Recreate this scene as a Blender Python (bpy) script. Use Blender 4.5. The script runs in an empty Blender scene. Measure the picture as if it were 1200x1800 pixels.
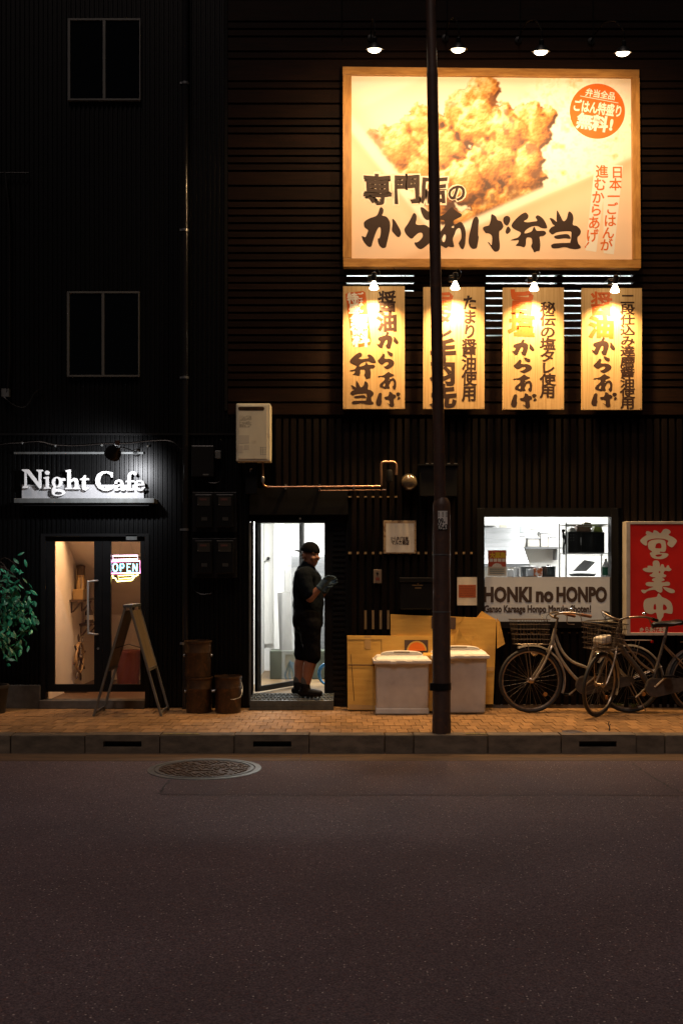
import bpy, bmesh, math, random
import numpy as np
from mathutils import Vector, Matrix
R = math.radians
random.seed(7)
rng = np.random.default_rng(11)
sc = bpy.context.scene
C = sc.collection

# ------------------------------------------------------------------ camera, sky, ambient light, exposure
F, CY, CZ, HX, HY = 1870.0, -11.0, 1.44, 600.0, 1000.0     # focal length in photo pixels, camera place, horizon


def P(px, py, y=0.0):
    """The point of the street that the photograph shows at (px, py), at depth y."""
    d = (y - CY) / F
    return Vector(((px - HX) * d, y, CZ - (py - HY) * d))


def PX(px, y=0.0): return (px - HX) * (y - CY) / F
def PZ(py, y=0.0): return CZ - (py - HY) * (y - CY) / F


cam = bpy.data.cameras.new('camera')
cam.sensor_fit = 'VERTICAL'
cam.sensor_height = 36.0
cam.lens = F / 1800.0 * 36.0
cam.shift_y = 100.0 / 1800.0
cam.clip_end = 500
camo = bpy.data.objects.new('camera', cam)
C.objects.link(camo)
camo.location = (0, CY, CZ)
camo.rotation_euler = (R(90), 0, 0)
sc.camera = camo

SUN_EL, SUN_AZ = R(59), R(190)          # soft high light of the street, from the road side
w = bpy.data.worlds.new('World')
sc.world = w
w.use_nodes = True
nt = w.node_tree
sky = nt.nodes.new('ShaderNodeTexSky')
sky.sky_type = 'NISHITA'
sky.sun_disc = False
sky.sun_elevation = SUN_EL
sky.sun_rotation = SUN_AZ
bg = nt.nodes['Background']
nt.links.new(sky.outputs[0], bg.inputs[0])
bg.inputs[1].default_value = 0.0015
sl = bpy.data.lights.new('sun', 'SUN')
sl.energy = 0.70
sl.angle = R(14)
sl.color = (1.0, 0.79, 0.69)
so = bpy.data.objects.new('sun', sl)
C.objects.link(so)
sdir = Vector((math.sin(SUN_AZ) * math.cos(SUN_EL), math.cos(SUN_AZ) * math.cos(SUN_EL), math.sin(SUN_EL)))
so.rotation_euler = sdir.to_track_quat('Z', 'Y').to_euler()
sc.view_settings.view_transform = 'Standard'
sc.view_settings.look = 'None'
sc.view_settings.exposure = 0.0
sc.view_settings.gamma = 1.0
sc.view_settings.use_curve_mapping = False
sc.render.engine = 'CYCLES'
sc.cycles.use_denoising = True
sc.cycles.max_bounces = 8
sc.cycles.transparent_max_bounces = 16
sc.cycles.sample_clamp_indirect = 4.0
sc.cycles.blur_glossy = 0.5


# ------------------------------------------------------------------ materials
def lin(r, g, b):
    f = lambda c: (c / 255) / 12.92 if c <= 10.3 else ((c / 255 + 0.055) / 1.055) ** 2.4
    return (f(r), f(g), f(b))


def mat(name, col, rough=0.6, metal=0.0, col2=None, scale=(8, 8, 8), detail=5, lo=0.35, hi=0.65, bump=0.0, bscale=60.0,
        vary=0.0, spec=0.5, emit=None, es=0.0, coat=0.0, rough2=None, trans=0.0, sub=0.0, col3=None, scale3=3.0, thr3=(0.55, 0.7)):
    m = bpy.data.materials.new(name)
    m.use_nodes = True
    t = m.node_tree
    N, L = t.nodes, t.links
    b = N['Principled BSDF']
    b.inputs['Base Color'].default_value = (*col, 1)
    b.inputs['Roughness'].default_value = rough
    b.inputs['Metallic'].default_value = metal
    b.inputs['Specular IOR Level'].default_value = spec
    b.inputs['Coat Weight'].default_value = coat
    b.inputs['Transmission Weight'].default_value = trans
    if emit:
        b.inputs['Emission Color'].default_value = (*emit, 1)
        b.inputs['Emission Strength'].default_value = es
    tc = N.new('ShaderNodeTexCoord')
    out = None
    if col2:
        mp = N.new('ShaderNodeMapping')
        mp.inputs['Scale'].default_value = scale
        L.new(tc.outputs['Object'], mp.inputs[0])
        if vary:
            oi = N.new('ShaderNodeObjectInfo')
            va = N.new('ShaderNodeVectorMath'); va.operation = 'SCALE'
            va.inputs[0].default_value = (7, 13, 17)
            L.new(oi.outputs['Random'], va.inputs['Scale'])
            L.new(va.outputs[0], mp.inputs['Location'])
        nz = N.new('ShaderNodeTexNoise')
        nz.inputs['Scale'].default_value = 1.0
        nz.inputs['Detail'].default_value = detail
        nz.inputs['Roughness'].default_value = 0.6
        L.new(mp.outputs[0], nz.inputs['Vector'])
        cr = N.new('ShaderNodeValToRGB')
        cr.color_ramp.elements[0].position = lo
        cr.color_ramp.elements[1].position = hi
        cr.color_ramp.elements[0].color = (*col, 1)
        cr.color_ramp.elements[1].color = (*col2, 1)
        L.new(nz.outputs[0], cr.inputs[0])
        out = cr.outputs[0]
        if rough2 is not None:
            mr = N.new('ShaderNodeMapRange')
            mr.inputs['From Min'].default_value = lo; mr.inputs['From Max'].default_value = hi
            mr.inputs['To Min'].default_value = rough; mr.inputs['To Max'].default_value = rough2
            L.new(nz.outputs[0], mr.inputs[0])
            L.new(mr.outputs[0], b.inputs['Roughness'])
    if col3:
        n3 = N.new('ShaderNodeTexNoise')
        n3.inputs['Scale'].default_value = scale3
        n3.inputs['Detail'].default_value = 6
        L.new(tc.outputs['Object'], n3.inputs['Vector'])
        m3 = N.new('ShaderNodeMapRange')
        m3.inputs['From Min'].default_value = thr3[0]; m3.inputs['From Max'].default_value = thr3[1]
        L.new(n3.outputs[0], m3.inputs[0])
        x3 = N.new('ShaderNodeMix'); x3.data_type = 'RGBA'
        L.new(m3.outputs[0], x3.inputs[0])
        if out: L.new(out, x3.inputs[6])
        else: x3.inputs[6].default_value = (*col, 1)
        x3.inputs[7].default_value = (*col3, 1)
        out = x3.outputs[2]
    if vary:
        oi = N.new('ShaderNodeObjectInfo')
        mr = N.new('ShaderNodeMapRange')
        mr.inputs['To Min'].default_value = 1 - vary; mr.inputs['To Max'].default_value = 1 + vary
        L.new(oi.outputs['Random'], mr.inputs[0])
        hs = N.new('ShaderNodeHueSaturation')
        if out: L.new(out, hs.inputs['Color'])
        else: hs.inputs['Color'].default_value = (*col, 1)
        L.new(mr.outputs[0], hs.inputs['Value'])
        out = hs.outputs[0]
    if out: L.new(out, b.inputs['Base Color'])
    if bump:
        n2 = N.new('ShaderNodeTexNoise')
        n2.inputs['Scale'].default_value = bscale
        n2.inputs['Detail'].default_value = 4
        L.new(tc.outputs['Object'], n2.inputs['Vector'])
        bp = N.new('ShaderNodeBump')
        bp.inputs['Strength'].default_value = bump
        bp.inputs['Distance'].default_value = 0.01
        L.new(n2.outputs[0], bp.inputs['Height'])
        L.new(bp.outputs[0], b.inputs['Normal'])
    return m


def emat(name, col, s):
    m = bpy.data.materials.new(name); m.use_nodes = True
    t = m.node_tree; t.nodes.clear()
    e = t.nodes.new('ShaderNodeEmission'); o = t.nodes.new('ShaderNodeOutputMaterial')
    e.inputs[0].default_value = (*col, 1); e.inputs[1].default_value = s
    t.links.new(e.outputs[0], o.inputs[0])
    return m


def glassmat(name, tint=(1, 1, 1), refl=0.06, rough=0.02):
    m = bpy.data.materials.new(name); m.use_nodes = True
    t = m.node_tree; t.nodes.clear()
    a = t.nodes.new('ShaderNodeBsdfTransparent'); g = t.nodes.new('ShaderNodeBsdfGlossy')
    a.inputs[0].default_value = (*tint, 1); g.inputs['Roughness'].default_value = rough
    lw = t.nodes.new('ShaderNodeLayerWeight'); lw.inputs[0].default_value = 0.15
    mm = t.nodes.new('ShaderNodeMath'); mm.operation = 'MULTIPLY_ADD'
    mm.inputs[1].default_value = 0.5; mm.inputs[2].default_value = refl
    x = t.nodes.new('ShaderNodeMixShader'); o = t.nodes.new('ShaderNodeOutputMaterial')
    t.links.new(lw.outputs['Facing'], mm.inputs[0]); t.links.new(mm.outputs[0], x.inputs[0])
    t.links.new(a.outputs[0], x.inputs[1]); t.links.new(g.outputs[0], x.inputs[2]); t.links.new(x.outputs[0], o.inputs[0])
    return m


M = {}
M['slat'] = mat('stained_slat', (0.012, 0.0048, 0.0024), 0.65, col2=(0.006, 0.0028, 0.0016), scale=(3, 40, 60), vary=0.25, bump=0.15, bscale=90, spec=0.08)
M['vslat'] = mat('stained_upright_slat', (0.0068, 0.0036, 0.0024), 0.65, col2=(0.004, 0.0024, 0.0018), scale=(60, 40, 3), vary=0.25, bump=0.15, bscale=90, spec=0.08)
M['backing'] = mat('backing_wall', (0.003, 0.0026, 0.0025), 0.8, col2=(0.0045, 0.004, 0.0035), spec=0.15)
M['siding'] = mat('black_siding', (0.0028, 0.0028, 0.003), 0.34, col2=(0.0016, 0.0016, 0.0016), scale=(6, 6, 1.2), spec=0.3)
M['blackmetal'] = mat('black_metal', (0.004, 0.004, 0.0044), 0.42, col2=(0.007, 0.0065, 0.0065), spec=0.3)
M['mattblack'] = mat('matt_black', (0.004, 0.004, 0.004), 0.9, spec=0.1)
M['blackplastic'] = mat('black_plastic', (0.006, 0.006, 0.006), 0.35, spec=0.4)
M['greymetal'] = mat('dull_aluminium', (0.16, 0.17, 0.17), 0.45, 0.4, col2=(0.11, 0.115, 0.11), scale=(12, 12, 3))
M['winframe'] = mat('window_aluminium', (0.11, 0.11, 0.098), 0.45, 0.1, col2=(0.09, 0.09, 0.085), scale=(9, 9, 4))
M['darkpane'] = mat('dark_window_pane', (0.002, 0.0024, 0.0024), 0.12, spec=0.5)
M['wood'] = mat('sign_wood', (0.47, 0.315, 0.14), 0.6, col2=(0.34, 0.205, 0.075), scale=(75, 20, 1.6), detail=4, lo=0.42, hi=0.68, bump=0.08, bscale=120, vary=0.06)
M['framewood'] = mat('billboard_frame_wood', (0.48, 0.24, 0.055), 0.5, col2=(0.30, 0.135, 0.025), scale=(5, 20, 30), detail=6, bump=0.1, bscale=80)
M['framewoodv'] = mat('billboard_frame_wood_upright', (0.48, 0.24, 0.055), 0.5, col2=(0.30, 0.135, 0.025), scale=(30, 20, 5), detail=6, bump=0.1, bscale=80)
M['ink'] = mat('brown_black_ink', (0.026, 0.010, 0.006), 0.55, spec=0.3)
M['boardorange'] = mat('board_orange_ink', (0.42, 0.075, 0.006), 0.55, spec=0.3)
M['boardwhite'] = mat('board_white_ink', (0.60, 0.56, 0.48), 0.55)
M['orangeink'] = mat('orange_ink', (0.66, 0.14, 0.012), 0.55, spec=0.3)
M['whiteink'] = mat('white_ink', (0.80, 0.78, 0.72), 0.55)
M['haloink'] = mat('pale_print', (0.85, 0.70, 0.56), 0.55)
M['white'] = mat('white_paint', (0.80, 0.80, 0.80), 0.5)
M['cream'] = mat('cream_enamel', (0.70, 0.66, 0.50), 0.4, col2=(0.64, 0.59, 0.44), scale=(5, 5, 2), col3=(0.40, 0.32, 0.22), scale3=9, thr3=(0.6, 0.85))
M['copper'] = mat('copper_pipe', (0.62, 0.36, 0.22), 0.35, 0.85, col2=(0.42, 0.25, 0.16), scale=(30, 30, 30))
M['handlesteel'] = mat('satin_handle', (0.45, 0.43, 0.40), 0.3, 0.3)
M['spoke'] = mat('dull_spoke', (0.22, 0.19, 0.15), 0.4, 0.6)
M['steel'] = mat('steel', (0.55, 0.55, 0.54), 0.3, 0.9, col2=(0.42, 0.42, 0.41), scale=(30, 30, 30))
M['chrome'] = mat('chrome', (0.75, 0.74, 0.72), 0.12, 1.0)
M['paper'] = mat('paper', (0.72, 0.68, 0.58), 0.7, col2=(0.64, 0.58, 0.46), scale=(9, 9, 9))
M['kraft'] = mat('cardboard', (0.56, 0.34, 0.085), 0.8, col2=(0.48, 0.275, 0.066), scale=(3, 3, 22), bump=0.12, bscale=25, spec=0.15, col3=(0.34, 0.19, 0.07), scale3=4.5, thr3=(0.58, 0.8))
M['kraftdark'] = mat('cardboard_dark_print', (0.055, 0.028, 0.020), 0.7)
M['tape'] = mat('packing_tape', (0.43, 0.27, 0.11), 0.25)
M['bin'] = mat('worn_pale_plastic', (0.62, 0.60, 0.56), 0.5, col2=(0.52, 0.50, 0.47), scale=(6, 6, 6), col3=(0.30, 0.27, 0.22), scale3=6, thr3=(0.62, 0.9), bump=0.05, bscale=200)
M['lid'] = mat('ivory_plastic_lid', (0.78, 0.75, 0.70), 0.42, col2=(0.70, 0.67, 0.61), scale=(7, 7, 7), col3=(0.42, 0.35, 0.25), scale3=11, thr3=(0.6, 0.85))
M['pole'] = mat('rusty_pole_paint', (0.075, 0.040, 0.028), 0.5, col2=(0.045, 0.026, 0.020), scale=(14, 14, 5), col3=(0.10, 0.045, 0.022), scale3=16, thr3=(0.58, 0.72), bump=0.15, bscale=70, spec=0.4)
M['rust'] = mat('rusty_tin', (0.075, 0.040, 0.020), 0.38, 0.35, col2=(0.035, 0.021, 0.013), scale=(14, 14, 8), col3=(0.11, 0.055, 0.024), scale3=18, thr3=(0.55, 0.7), bump=0.1, bscale=60)
M['rubber'] = mat('black_rubber', (0.018, 0.018, 0.018), 0.6)
M['matrubber'] = mat('rubber_step', (0.10, 0.11, 0.10), 0.45, col2=(0.06, 0.065, 0.06), scale=(12, 12, 12))
M['concrete'] = mat('concrete', (0.15, 0.13, 0.11), 0.85, col2=(0.10, 0.088, 0.075), scale=(9, 9, 9), detail=8, bump=0.25, bscale=120, spec=0.2)
M['kerb'] = mat('kerb_stone', (0.19, 0.150, 0.110), 0.85, col2=(0.10, 0.082, 0.062), scale=(6, 14, 14), detail=9, bump=0.35, bscale=150, vary=0.14, spec=0.2)
M['gutter'] = mat('gutter_concrete', (0.145, 0.095, 0.060), 0.85, col2=(0.085, 0.058, 0.040), scale=(2.2, 18, 18), detail=10, bump=0.3, bscale=180, spec=0.2)
M['paver'] = mat('clay_paver', (0.36, 0.205, 0.088), 0.75, col2=(0.24, 0.135, 0.060), scale=(12, 12, 12), detail=7, bump=0.25, bscale=110, vary=0.25, spec=0.25, col3=(0.10, 0.065, 0.045), scale3=2.2, thr3=(0.55, 0.8))
M['joint'] = mat('paver_joint_sand', (0.09, 0.058, 0.034), 0.95, col2=(0.13, 0.083, 0.048), scale=(40, 40, 40), spec=0.1)
M['yellowpaint'] = mat('worn_yellow_paint', (0.24, 0.18, 0.02), 0.7, col2=(0.06, 0.045, 0.025), scale=(30, 50, 50), lo=0.45, hi=0.6)
M['iron'] = mat('cast_iron', (0.045, 0.030, 0.022), 0.5, 0.25, col2=(0.085, 0.048, 0.028), scale=(9, 9, 9), detail=8, bump=0.2, bscale=90)
M['ironraised'] = mat('cast_iron_worn_top', (0.13, 0.075, 0.042), 0.5, 0.2, col2=(0.075, 0.048, 0.030), scale=(14, 14, 14), detail=8, bump=0.2, bscale=90)
M['crack'] = mat('tar_seam', (0.012, 0.010, 0.010), 0.7)
M['glass'] = glassmat('clear_glass')
M['skin'] = mat('skin', (0.26, 0.115, 0.070), 0.5, col2=(0.21, 0.09, 0.052), scale=(20, 20, 20))
M['shirt'] = mat('dark_shirt', (0.006, 0.009, 0.013), 0.85, col2=(0.004, 0.006, 0.009), scale=(30, 30, 30), bump=0.3, bscale=40, spec=0.05)
M['shorts'] = mat('dark_shorts', (0.004, 0.004, 0.005), 0.85, bump=0.3, bscale=40, spec=0.05)
M['glove'] = mat('grey_glove', (0.050, 0.085, 0.120), 0.8, spec=0.1)
M['sock'] = mat('grey_sock', (0.06, 0.06, 0.055), 0.9)
M['boot'] = mat('black_boot', (0.004, 0.004, 0.004), 0.6, spec=0.15)
M['hair'] = mat('black_hair', (0.008, 0.007, 0.006), 0.6)
M['eyedark'] = mat('eye_dark', (0.01, 0.008, 0.007), 0.3)
M['red'] = mat('red_sign_face', (0.72, 0.016, 0.010), 0.5, col2=(0.64, 0.014, 0.009), scale=(4, 4, 4))
M['signwhite'] = mat('ivory_print', (0.72, 0.64, 0.48), 0.55)
M['signframe'] = mat('weathered_white_frame', (0.48, 0.44, 0.38), 0.5, col2=(0.30, 0.25, 0.19), scale=(10, 10, 6), lo=0.5, hi=0.75)
M['film'] = mat('frosted_window_film', (0.56, 0.60, 0.66), 0.55, col2=(0.52, 0.56, 0.61), scale=(3, 3, 3))
M['filmink'] = mat('dark_brown_film_letters', (0.045, 0.026, 0.020), 0.6)
M['bikesilver'] = mat('silver_bike_paint', (0.46, 0.42, 0.36), 0.32, 0.5, col2=(0.38, 0.33, 0.27), scale=(20, 20, 20))
M['bikedark'] = mat('dull_dark_bike_paint', (0.12, 0.10, 0.085), 0.38, 0.35, col2=(0.075, 0.062, 0.052), scale=(20, 20, 20))
M['bikesteel'] = mat('dull_bike_steel', (0.45, 0.38, 0.30), 0.33, 0.85, col2=(0.30, 0.23, 0.17), scale=(25, 25, 25))
M['grip'] = mat('brown_grip', (0.16, 0.060, 0.025), 0.5)
M['basketdark'] = mat('dark_basket_wire', (0.10, 0.075, 0.055), 0.35, 0.5)
M['leaf'] = mat('teal_lit_leaf', (0.032, 0.32, 0.185), 0.40, col2=(0.015, 0.17, 0.095), scale=(30, 30, 30), vary=0.5)  # teal of an unseen light is mixed into the leaf colour
M['stem'] = mat('twig', (0.04, 0.022, 0.014), 0.7)
M['pot'] = mat('dark_pot', (0.03, 0.025, 0.022), 0.6)
M['plaster'] = mat('warm_plaster', (0.72, 0.62, 0.50), 0.85, col2=(0.66, 0.56, 0.45), scale=(3, 3, 3), bump=0.35, bscale=90)
M['kwall'] = mat('white_kitchen_wall', (0.80, 0.81, 0.80), 0.6, col2=(0.74, 0.75, 0.73), scale=(2, 2, 2))
M['kfloor'] = mat('tan_kitchen_floor', (0.22, 0.14, 0.06), 0.5, col2=(0.12, 0.075, 0.035), scale=(4, 4, 4))
M['ksteel'] = mat('brushed_kitchen_steel', (0.26, 0.27, 0.28), 0.35, 0.5, col2=(0.18, 0.19, 0.20), scale=(3, 3, 30))
M['kconc'] = mat('stained_green_grey_concrete', (0.075, 0.09, 0.065), 0.8, col2=(0.035, 0.042, 0.03), scale=(8, 8, 6), detail=8)
M['darkwood'] = mat('dark_varnished_wood', (0.09, 0.045, 0.022), 0.45, col2=(0.05, 0.026, 0.014), scale=(20, 20, 4))
M['ropewood'] = mat('pale_wheel_wood', (0.42, 0.26, 0.12), 0.5)
M['brass'] = mat('old_brass', (0.48, 0.32, 0.14), 0.35, 0.7)
M['tubehot'] = emat('bright_fluorescent_tube', (0.93, 0.98, 1.0), 45.0)
M['tubeoff'] = emat('fluorescent_tube', (0.93, 0.98, 1.0), 6.0)
M['bulb'] = emat('warm_bulb', (1.0, 0.82, 0.55), 12.0)
M['bulbw'] = emat('cool_bulb', (0.95, 0.97, 1.0), 14.0)


# ------------------------------------------------------------------ mesh building
class MB:
    def __init__(s): s.v = []; s.f = []

    def add(s, vs, fs):
        o = len(s.v); s.v += [tuple(v) for v in vs]; s.f += [tuple(i + o for i in f) for f in fs]; return s

    def box(s, x0, x1, y0, y1, z0, z1):
        x0, x1 = min(x0, x1), max(x0, x1); y0, y1 = min(y0, y1), max(y0, y1); z0, z1 = min(z0, z1), max(z0, z1)
        return s.add([(x0, y0, z0), (x1, y0, z0), (x1, y1, z0), (x0, y1, z0), (x0, y0, z1), (x1, y0, z1), (x1, y1, z1), (x0, y1, z1)],
                     [(0, 3, 2, 1), (4, 5, 6, 7), (0, 1, 5, 4), (1, 2, 6, 5), (2, 3, 7, 6), (3, 0, 4, 7)])

    def pbox(s, px0, px1, py0, py1, y0, y1):
        """a box whose front face, at depth y0, covers these photo pixels"""
        return s.box(PX(px0, y0), PX(px1, y0), y0, y1, PZ(py1, y0), PZ(py0, y0))

    def hexa(s, a, b):
        """two quads (bottom, top) given counter-clockwise from above"""
        return s.add(list(a) + list(b), [(3, 2, 1, 0), (4, 5, 6, 7), (0, 1, 5, 4), (1, 2, 6, 5), (2, 3, 7, 6), (3, 0, 4, 7)])

    def prism(s, poly, y0, y1):
        """polygon [(x, z)] extruded from depth y0 to y1"""
        n = len(poly)
        vs = [(x, y0, z) for x, z in poly] + [(x, y1, z) for x, z in poly]
        return s.add(vs, [tuple(range(n)), tuple(range(2 * n - 1, n - 1, -1))] + [(i, i + n, (i + 1) % n + n, (i + 1) % n) for i in range(n)])

    def tube(s, pts, r, n=8, closed=False, cap=True):
        pts = [Vector(p) for p in pts]; m = len(pts)
        rr = r if isinstance(r, (list, tuple)) else [r] * m
        up = None; rings = []
        for i, p in enumerate(pts):
            if closed: d = pts[(i + 1) % m] - pts[i - 1]
            else: d = pts[min(i + 1, m - 1)] - pts[max(i - 1, 0)]
            d = d.normalized() if d.length > 1e-9 else Vector((0, 0, 1))
            if up is None:
                up = Vector((0, 0, 1)) if abs(d.z) < 0.9 else Vector((1, 0, 0))
            a = d.cross(up).normalized(); up = a.cross(d).normalized()
            rings.append([p + (a * math.cos(2 * math.pi * k / n) + up * math.sin(2 * math.pi * k / n)) * rr[i] for k in range(n)])
        vs = [q for ring in rings for q in ring]
        fs = [(i * n + k, i * n + (k + 1) % n, ((i + 1) % m) * n + (k + 1) % n, ((i + 1) % m) * n + k)
              for i in range(m if closed else m - 1) for k in range(n)]
        if cap and not closed: fs += [tuple(range(n - 1, -1, -1)), tuple((m - 1) * n + k for k in range(n))]
        return s.add(vs, fs)

    def lathe(s, prof, c=(0, 0, 0), axis=(0, 0, 1), n=24, cap=True):
        """profile [(radius, height)] turned about an axis through c"""
        q = Vector((0, 0, 1)).rotation_difference(Vector(axis).normalized()); c = Vector(c)
        vs = []
        for r, h in prof:
            for k in range(n):
                a = 2 * math.pi * k / n
                vs.append(c + q @ Vector((r * math.cos(a), r * math.sin(a), h)))
        m = len(prof)
        fs = [(i * n + k, i * n + (k + 1) % n, (i + 1) * n + (k + 1) % n, (i + 1) * n + k) for i in range(m - 1) for k in range(n)]
        if cap: fs += [tuple(range(n - 1, -1, -1)), tuple((m - 1) * n + k for k in range(n))]
        return s.add(vs, fs)

    def ball(s, c, r, n=16, m=10, sc3=(1, 1, 1)):
        prof = [(max(r * math.sin(math.pi * i / m), 1e-4), -r * math.cos(math.pi * i / m)) for i in range(m + 1)]
        t = MB().lathe(prof, n=n)
        c = Vector(c)
        return s.add([(c.x + v[0] * sc3[0], c.y + v[1] * sc3[1], c.z + v[2] * sc3[2]) for v in t.v], t.f)

    def xf(s, mtx):
        s.v = [tuple(mtx @ Vector(v)) for v in s.v]; return s


def wloc(o):
    l = Vector((0, 0, 0))
    while o: l += o.location; o = o.parent
    return l


def link(o, parent=None):
    C.objects.link(o)
    if parent: o.parent = parent
    return o


def build(mb, name, m, parent=None, smooth=False, bevel=0.0, seg=2, local=False, kind=None, label=None):
    me = bpy.data.meshes.new(name)
    off = Vector((0, 0, 0)) if (local or parent is None) else wloc(parent)
    me.from_pydata([(v[0] - off.x, v[1] - off.y, v[2] - off.z) for v in mb.v], [], mb.f)
    me.update()
    me.materials.append(M[m] if isinstance(m, str) else m)
    if smooth:
        me.polygons.foreach_set('use_smooth', [True] * len(me.polygons))
        me.set_sharp_from_angle(angle=R(40))
    o = link(bpy.data.objects.new(name, me), parent)
    if bevel:
        b = o.modifiers.new('bevel', 'BEVEL'); b.width = bevel; b.segments = seg; b.limit_method = 'ANGLE'; b.angle_limit = R(35)
    if kind: o['kind'] = kind
    if label: o['label'] = label
    return o


def thing(name, label, cat, loc=(0, 0, 0), group=None, rz=0.0):
    o = link(bpy.data.objects.new(name, None))
    o.location = loc; o.rotation_euler = (0, 0, rz); o.empty_display_size = 0.1
    o['label'] = label; o['category'] = cat
    if group: o['group'] = group
    return o


def tag(o, label, cat, group=None):
    o['label'] = label; o['category'] = cat
    if group: o['group'] = group
    return o


def cr(pts, sub=6, closed=False):
    """Catmull-Rom through points (any dimension)"""
    a = [np.array(p, float) for p in pts]; n = len(a); out = []
    rngi = range(n) if closed else range(n - 1)
    for i in rngi:
        p0, p1, p2, p3 = (a[(i - 1) % n], a[i], a[(i + 1) % n], a[(i + 2) % n]) if closed else (a[max(i - 1, 0)], a[i], a[i + 1], a[min(i + 2, n - 1)])
        for k in range(sub):
            t = k / sub
            out.append(0.5 * ((2 * p1) + (p2 - p0) * t + (2 * p0 - 5 * p1 + 4 * p2 - p3) * t * t + (3 * p1 - p0 - 3 * p2 + p3) * t ** 3))
    if not closed: out.append(a[-1])
    return [tuple(x) for x in out]


# ------------------------------------------------------------------ lettering
def curve_to_mesh(cu):
    o = bpy.data.objects.new('lettering_source', cu); C.objects.link(o)
    dg = bpy.context.evaluated_depsgraph_get()
    me = o.evaluated_get(dg).to_mesh()
    v = [tuple(x.co) for x in me.vertices]
    f = [tuple(p.vertices) for p in me.polygons if p.normal.z > 0.02]
    o.evaluated_get(dg).to_mesh_clear()
    bpy.data.objects.remove(o); bpy.data.curves.remove(cu)
    return v, f


_gc = {}


def glyph(ch, bold=0.03):
    k = (ch, bold)
    if k not in _gc:
        cu = bpy.data.curves.new('glyph', 'FONT')
        cu.body = ch; cu.size = 1.0; cu.fill_mode = 'FRONT'; cu.resolution_u = 3
        if bold: cu.bevel_depth = bold; cu.bevel_resolution = 1
        v, f = curve_to_mesh(cu)
        _gc[k] = ([(x, y + 0.12) for x, y, z in v], f)
    return _gc[k]


def traced(polys, sub=4, sharp=False):
    """outlines (outer loops and holes) read off the sign -> filled flat mesh, normalised to a unit box, y up"""
    cu = bpy.data.curves.new('trace', 'CURVE'); cu.dimensions = '2D'; cu.fill_mode = 'FRONT'
    for poly in polys:
        pts = poly if sharp else cr(poly, sub, True)
        sp = cu.splines.new('POLY'); sp.points.add(len(pts) - 1); sp.use_cyclic_u = True
        for q, p in zip(sp.points, pts): q.co = (p[0], -p[1], 0, 1)
    v, f = curve_to_mesh(cu)
    xs = [a[0] for a in v]; ys = [a[1] for a in v]
    x0, x1, y0, y1 = min(xs), max(xs), min(ys), max(ys)
    return [((a[0] - x0) / (x1 - x0), (a[1] - y0) / (y1 - y0)) for a in v], f


def put(mb, g, cx, cy, w_, h_, y, rot=0.0, wob=0.0):
    """lay a glyph on the plane at depth y: its box centred on photo pixel (cx, cy), w_ by h_ pixels"""
    ca, sa = math.cos(R(rot)), math.sin(R(rot)); ph = random.random() * 6
    vs = []
    for u, v in g[0]:
        du, dv = (u - 0.5) * w_, (v - 0.5) * h_
        if wob:
            du += wob * w_ * math.sin(v * 7 + ph); dv += wob * h_ * math.sin(u * 6 + ph * 1.7)
        vs.append(P(cx + du * ca + dv * sa, cy + du * sa - dv * ca, y))
    mb.add(vs, g[1])


def column(mb, s, cx, y0, y1, w_, y, bold=0.035, wob=0.02, dx=0.0, traced_ok=True, asp=1.0):
    """vertical writing from pixel row y0 to y1"""
    n = len(s); h = (y1 - y0) / n
    for i, ch in enumerate(s):
        c = y0 + (i + 0.5) * h
        if traced_ok and ch in TR: put(mb, TR[ch], cx + dx * i, c, w_ * 0.98, h * 0.92, y)
        else: put(mb, glyph(ch, bold), cx + dx * i, c, w_ * 1.08, h * 1.08 * asp, y, wob=wob)


def row(mb, s, x0, x1, cy, h_, y, bold=0.03, rot=0.0, wob=0.0, latin=False):
    if latin:
        g = glyph(s, bold); xs = [a[0] for a in g[0]]
        lo, hi = min(xs), max(xs)
        g = ([((a[0] - lo) / (hi - lo), a[1]) for a in g[0]], g[1])
        put(mb, g, (x0 + x1) / 2, cy, x1 - x0, h_, y, rot)
        return
    n = len(s); wch = (x1 - x0) / n; ca, sa = math.cos(R(rot)), math.sin(R(rot)); mx = (x0 + x1) / 2
    for i, ch in enumerate(s):
        d = x0 + (i + 0.5) * wch - mx
        put(mb, glyph(ch, bold), mx + d * ca, cy + d * sa, wch * 1.02, h_ * 1.02, y, rot, wob)


TR = {}
TR['か'] = traced([[(255,325),(272,345),(268,375),(260,395),(295,405),(318,430),(330,465),(328,520),(315,580),(300,640),(292,668),(265,675),(240,660),(225,630),(222,595),(235,590),(245,560),(248,510),(235,495),(215,520),(195,570),(178,620),(165,660),(140,662),(105,630),(82,580),(88,572),(112,582),(130,545),(135,520),(108,500),(100,470),(108,445),(150,420),(205,400),(225,375),(240,330)],
                   [(350,425),(372,440),(400,485),(422,530),(424,560),(408,580),(388,575),(360,545),(345,520),(350,470)]])
TR['ら'] = traced([[(592,330),(615,335),(645,360),(670,375),(672,410),(665,435),(640,438),(615,415),(598,380),(588,345)],
                   [(530,380),(552,395),(555,430),(548,470),(580,482),(625,480),(665,505),(690,540),(690,590),(668,630),(630,665),(595,686),(570,680),(545,655),(538,630),(560,628),(590,605),(608,575),(600,548),(570,550),(540,575),(520,595),(495,590),(465,560),(450,530),(452,510),(480,470),(508,420)]])
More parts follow.
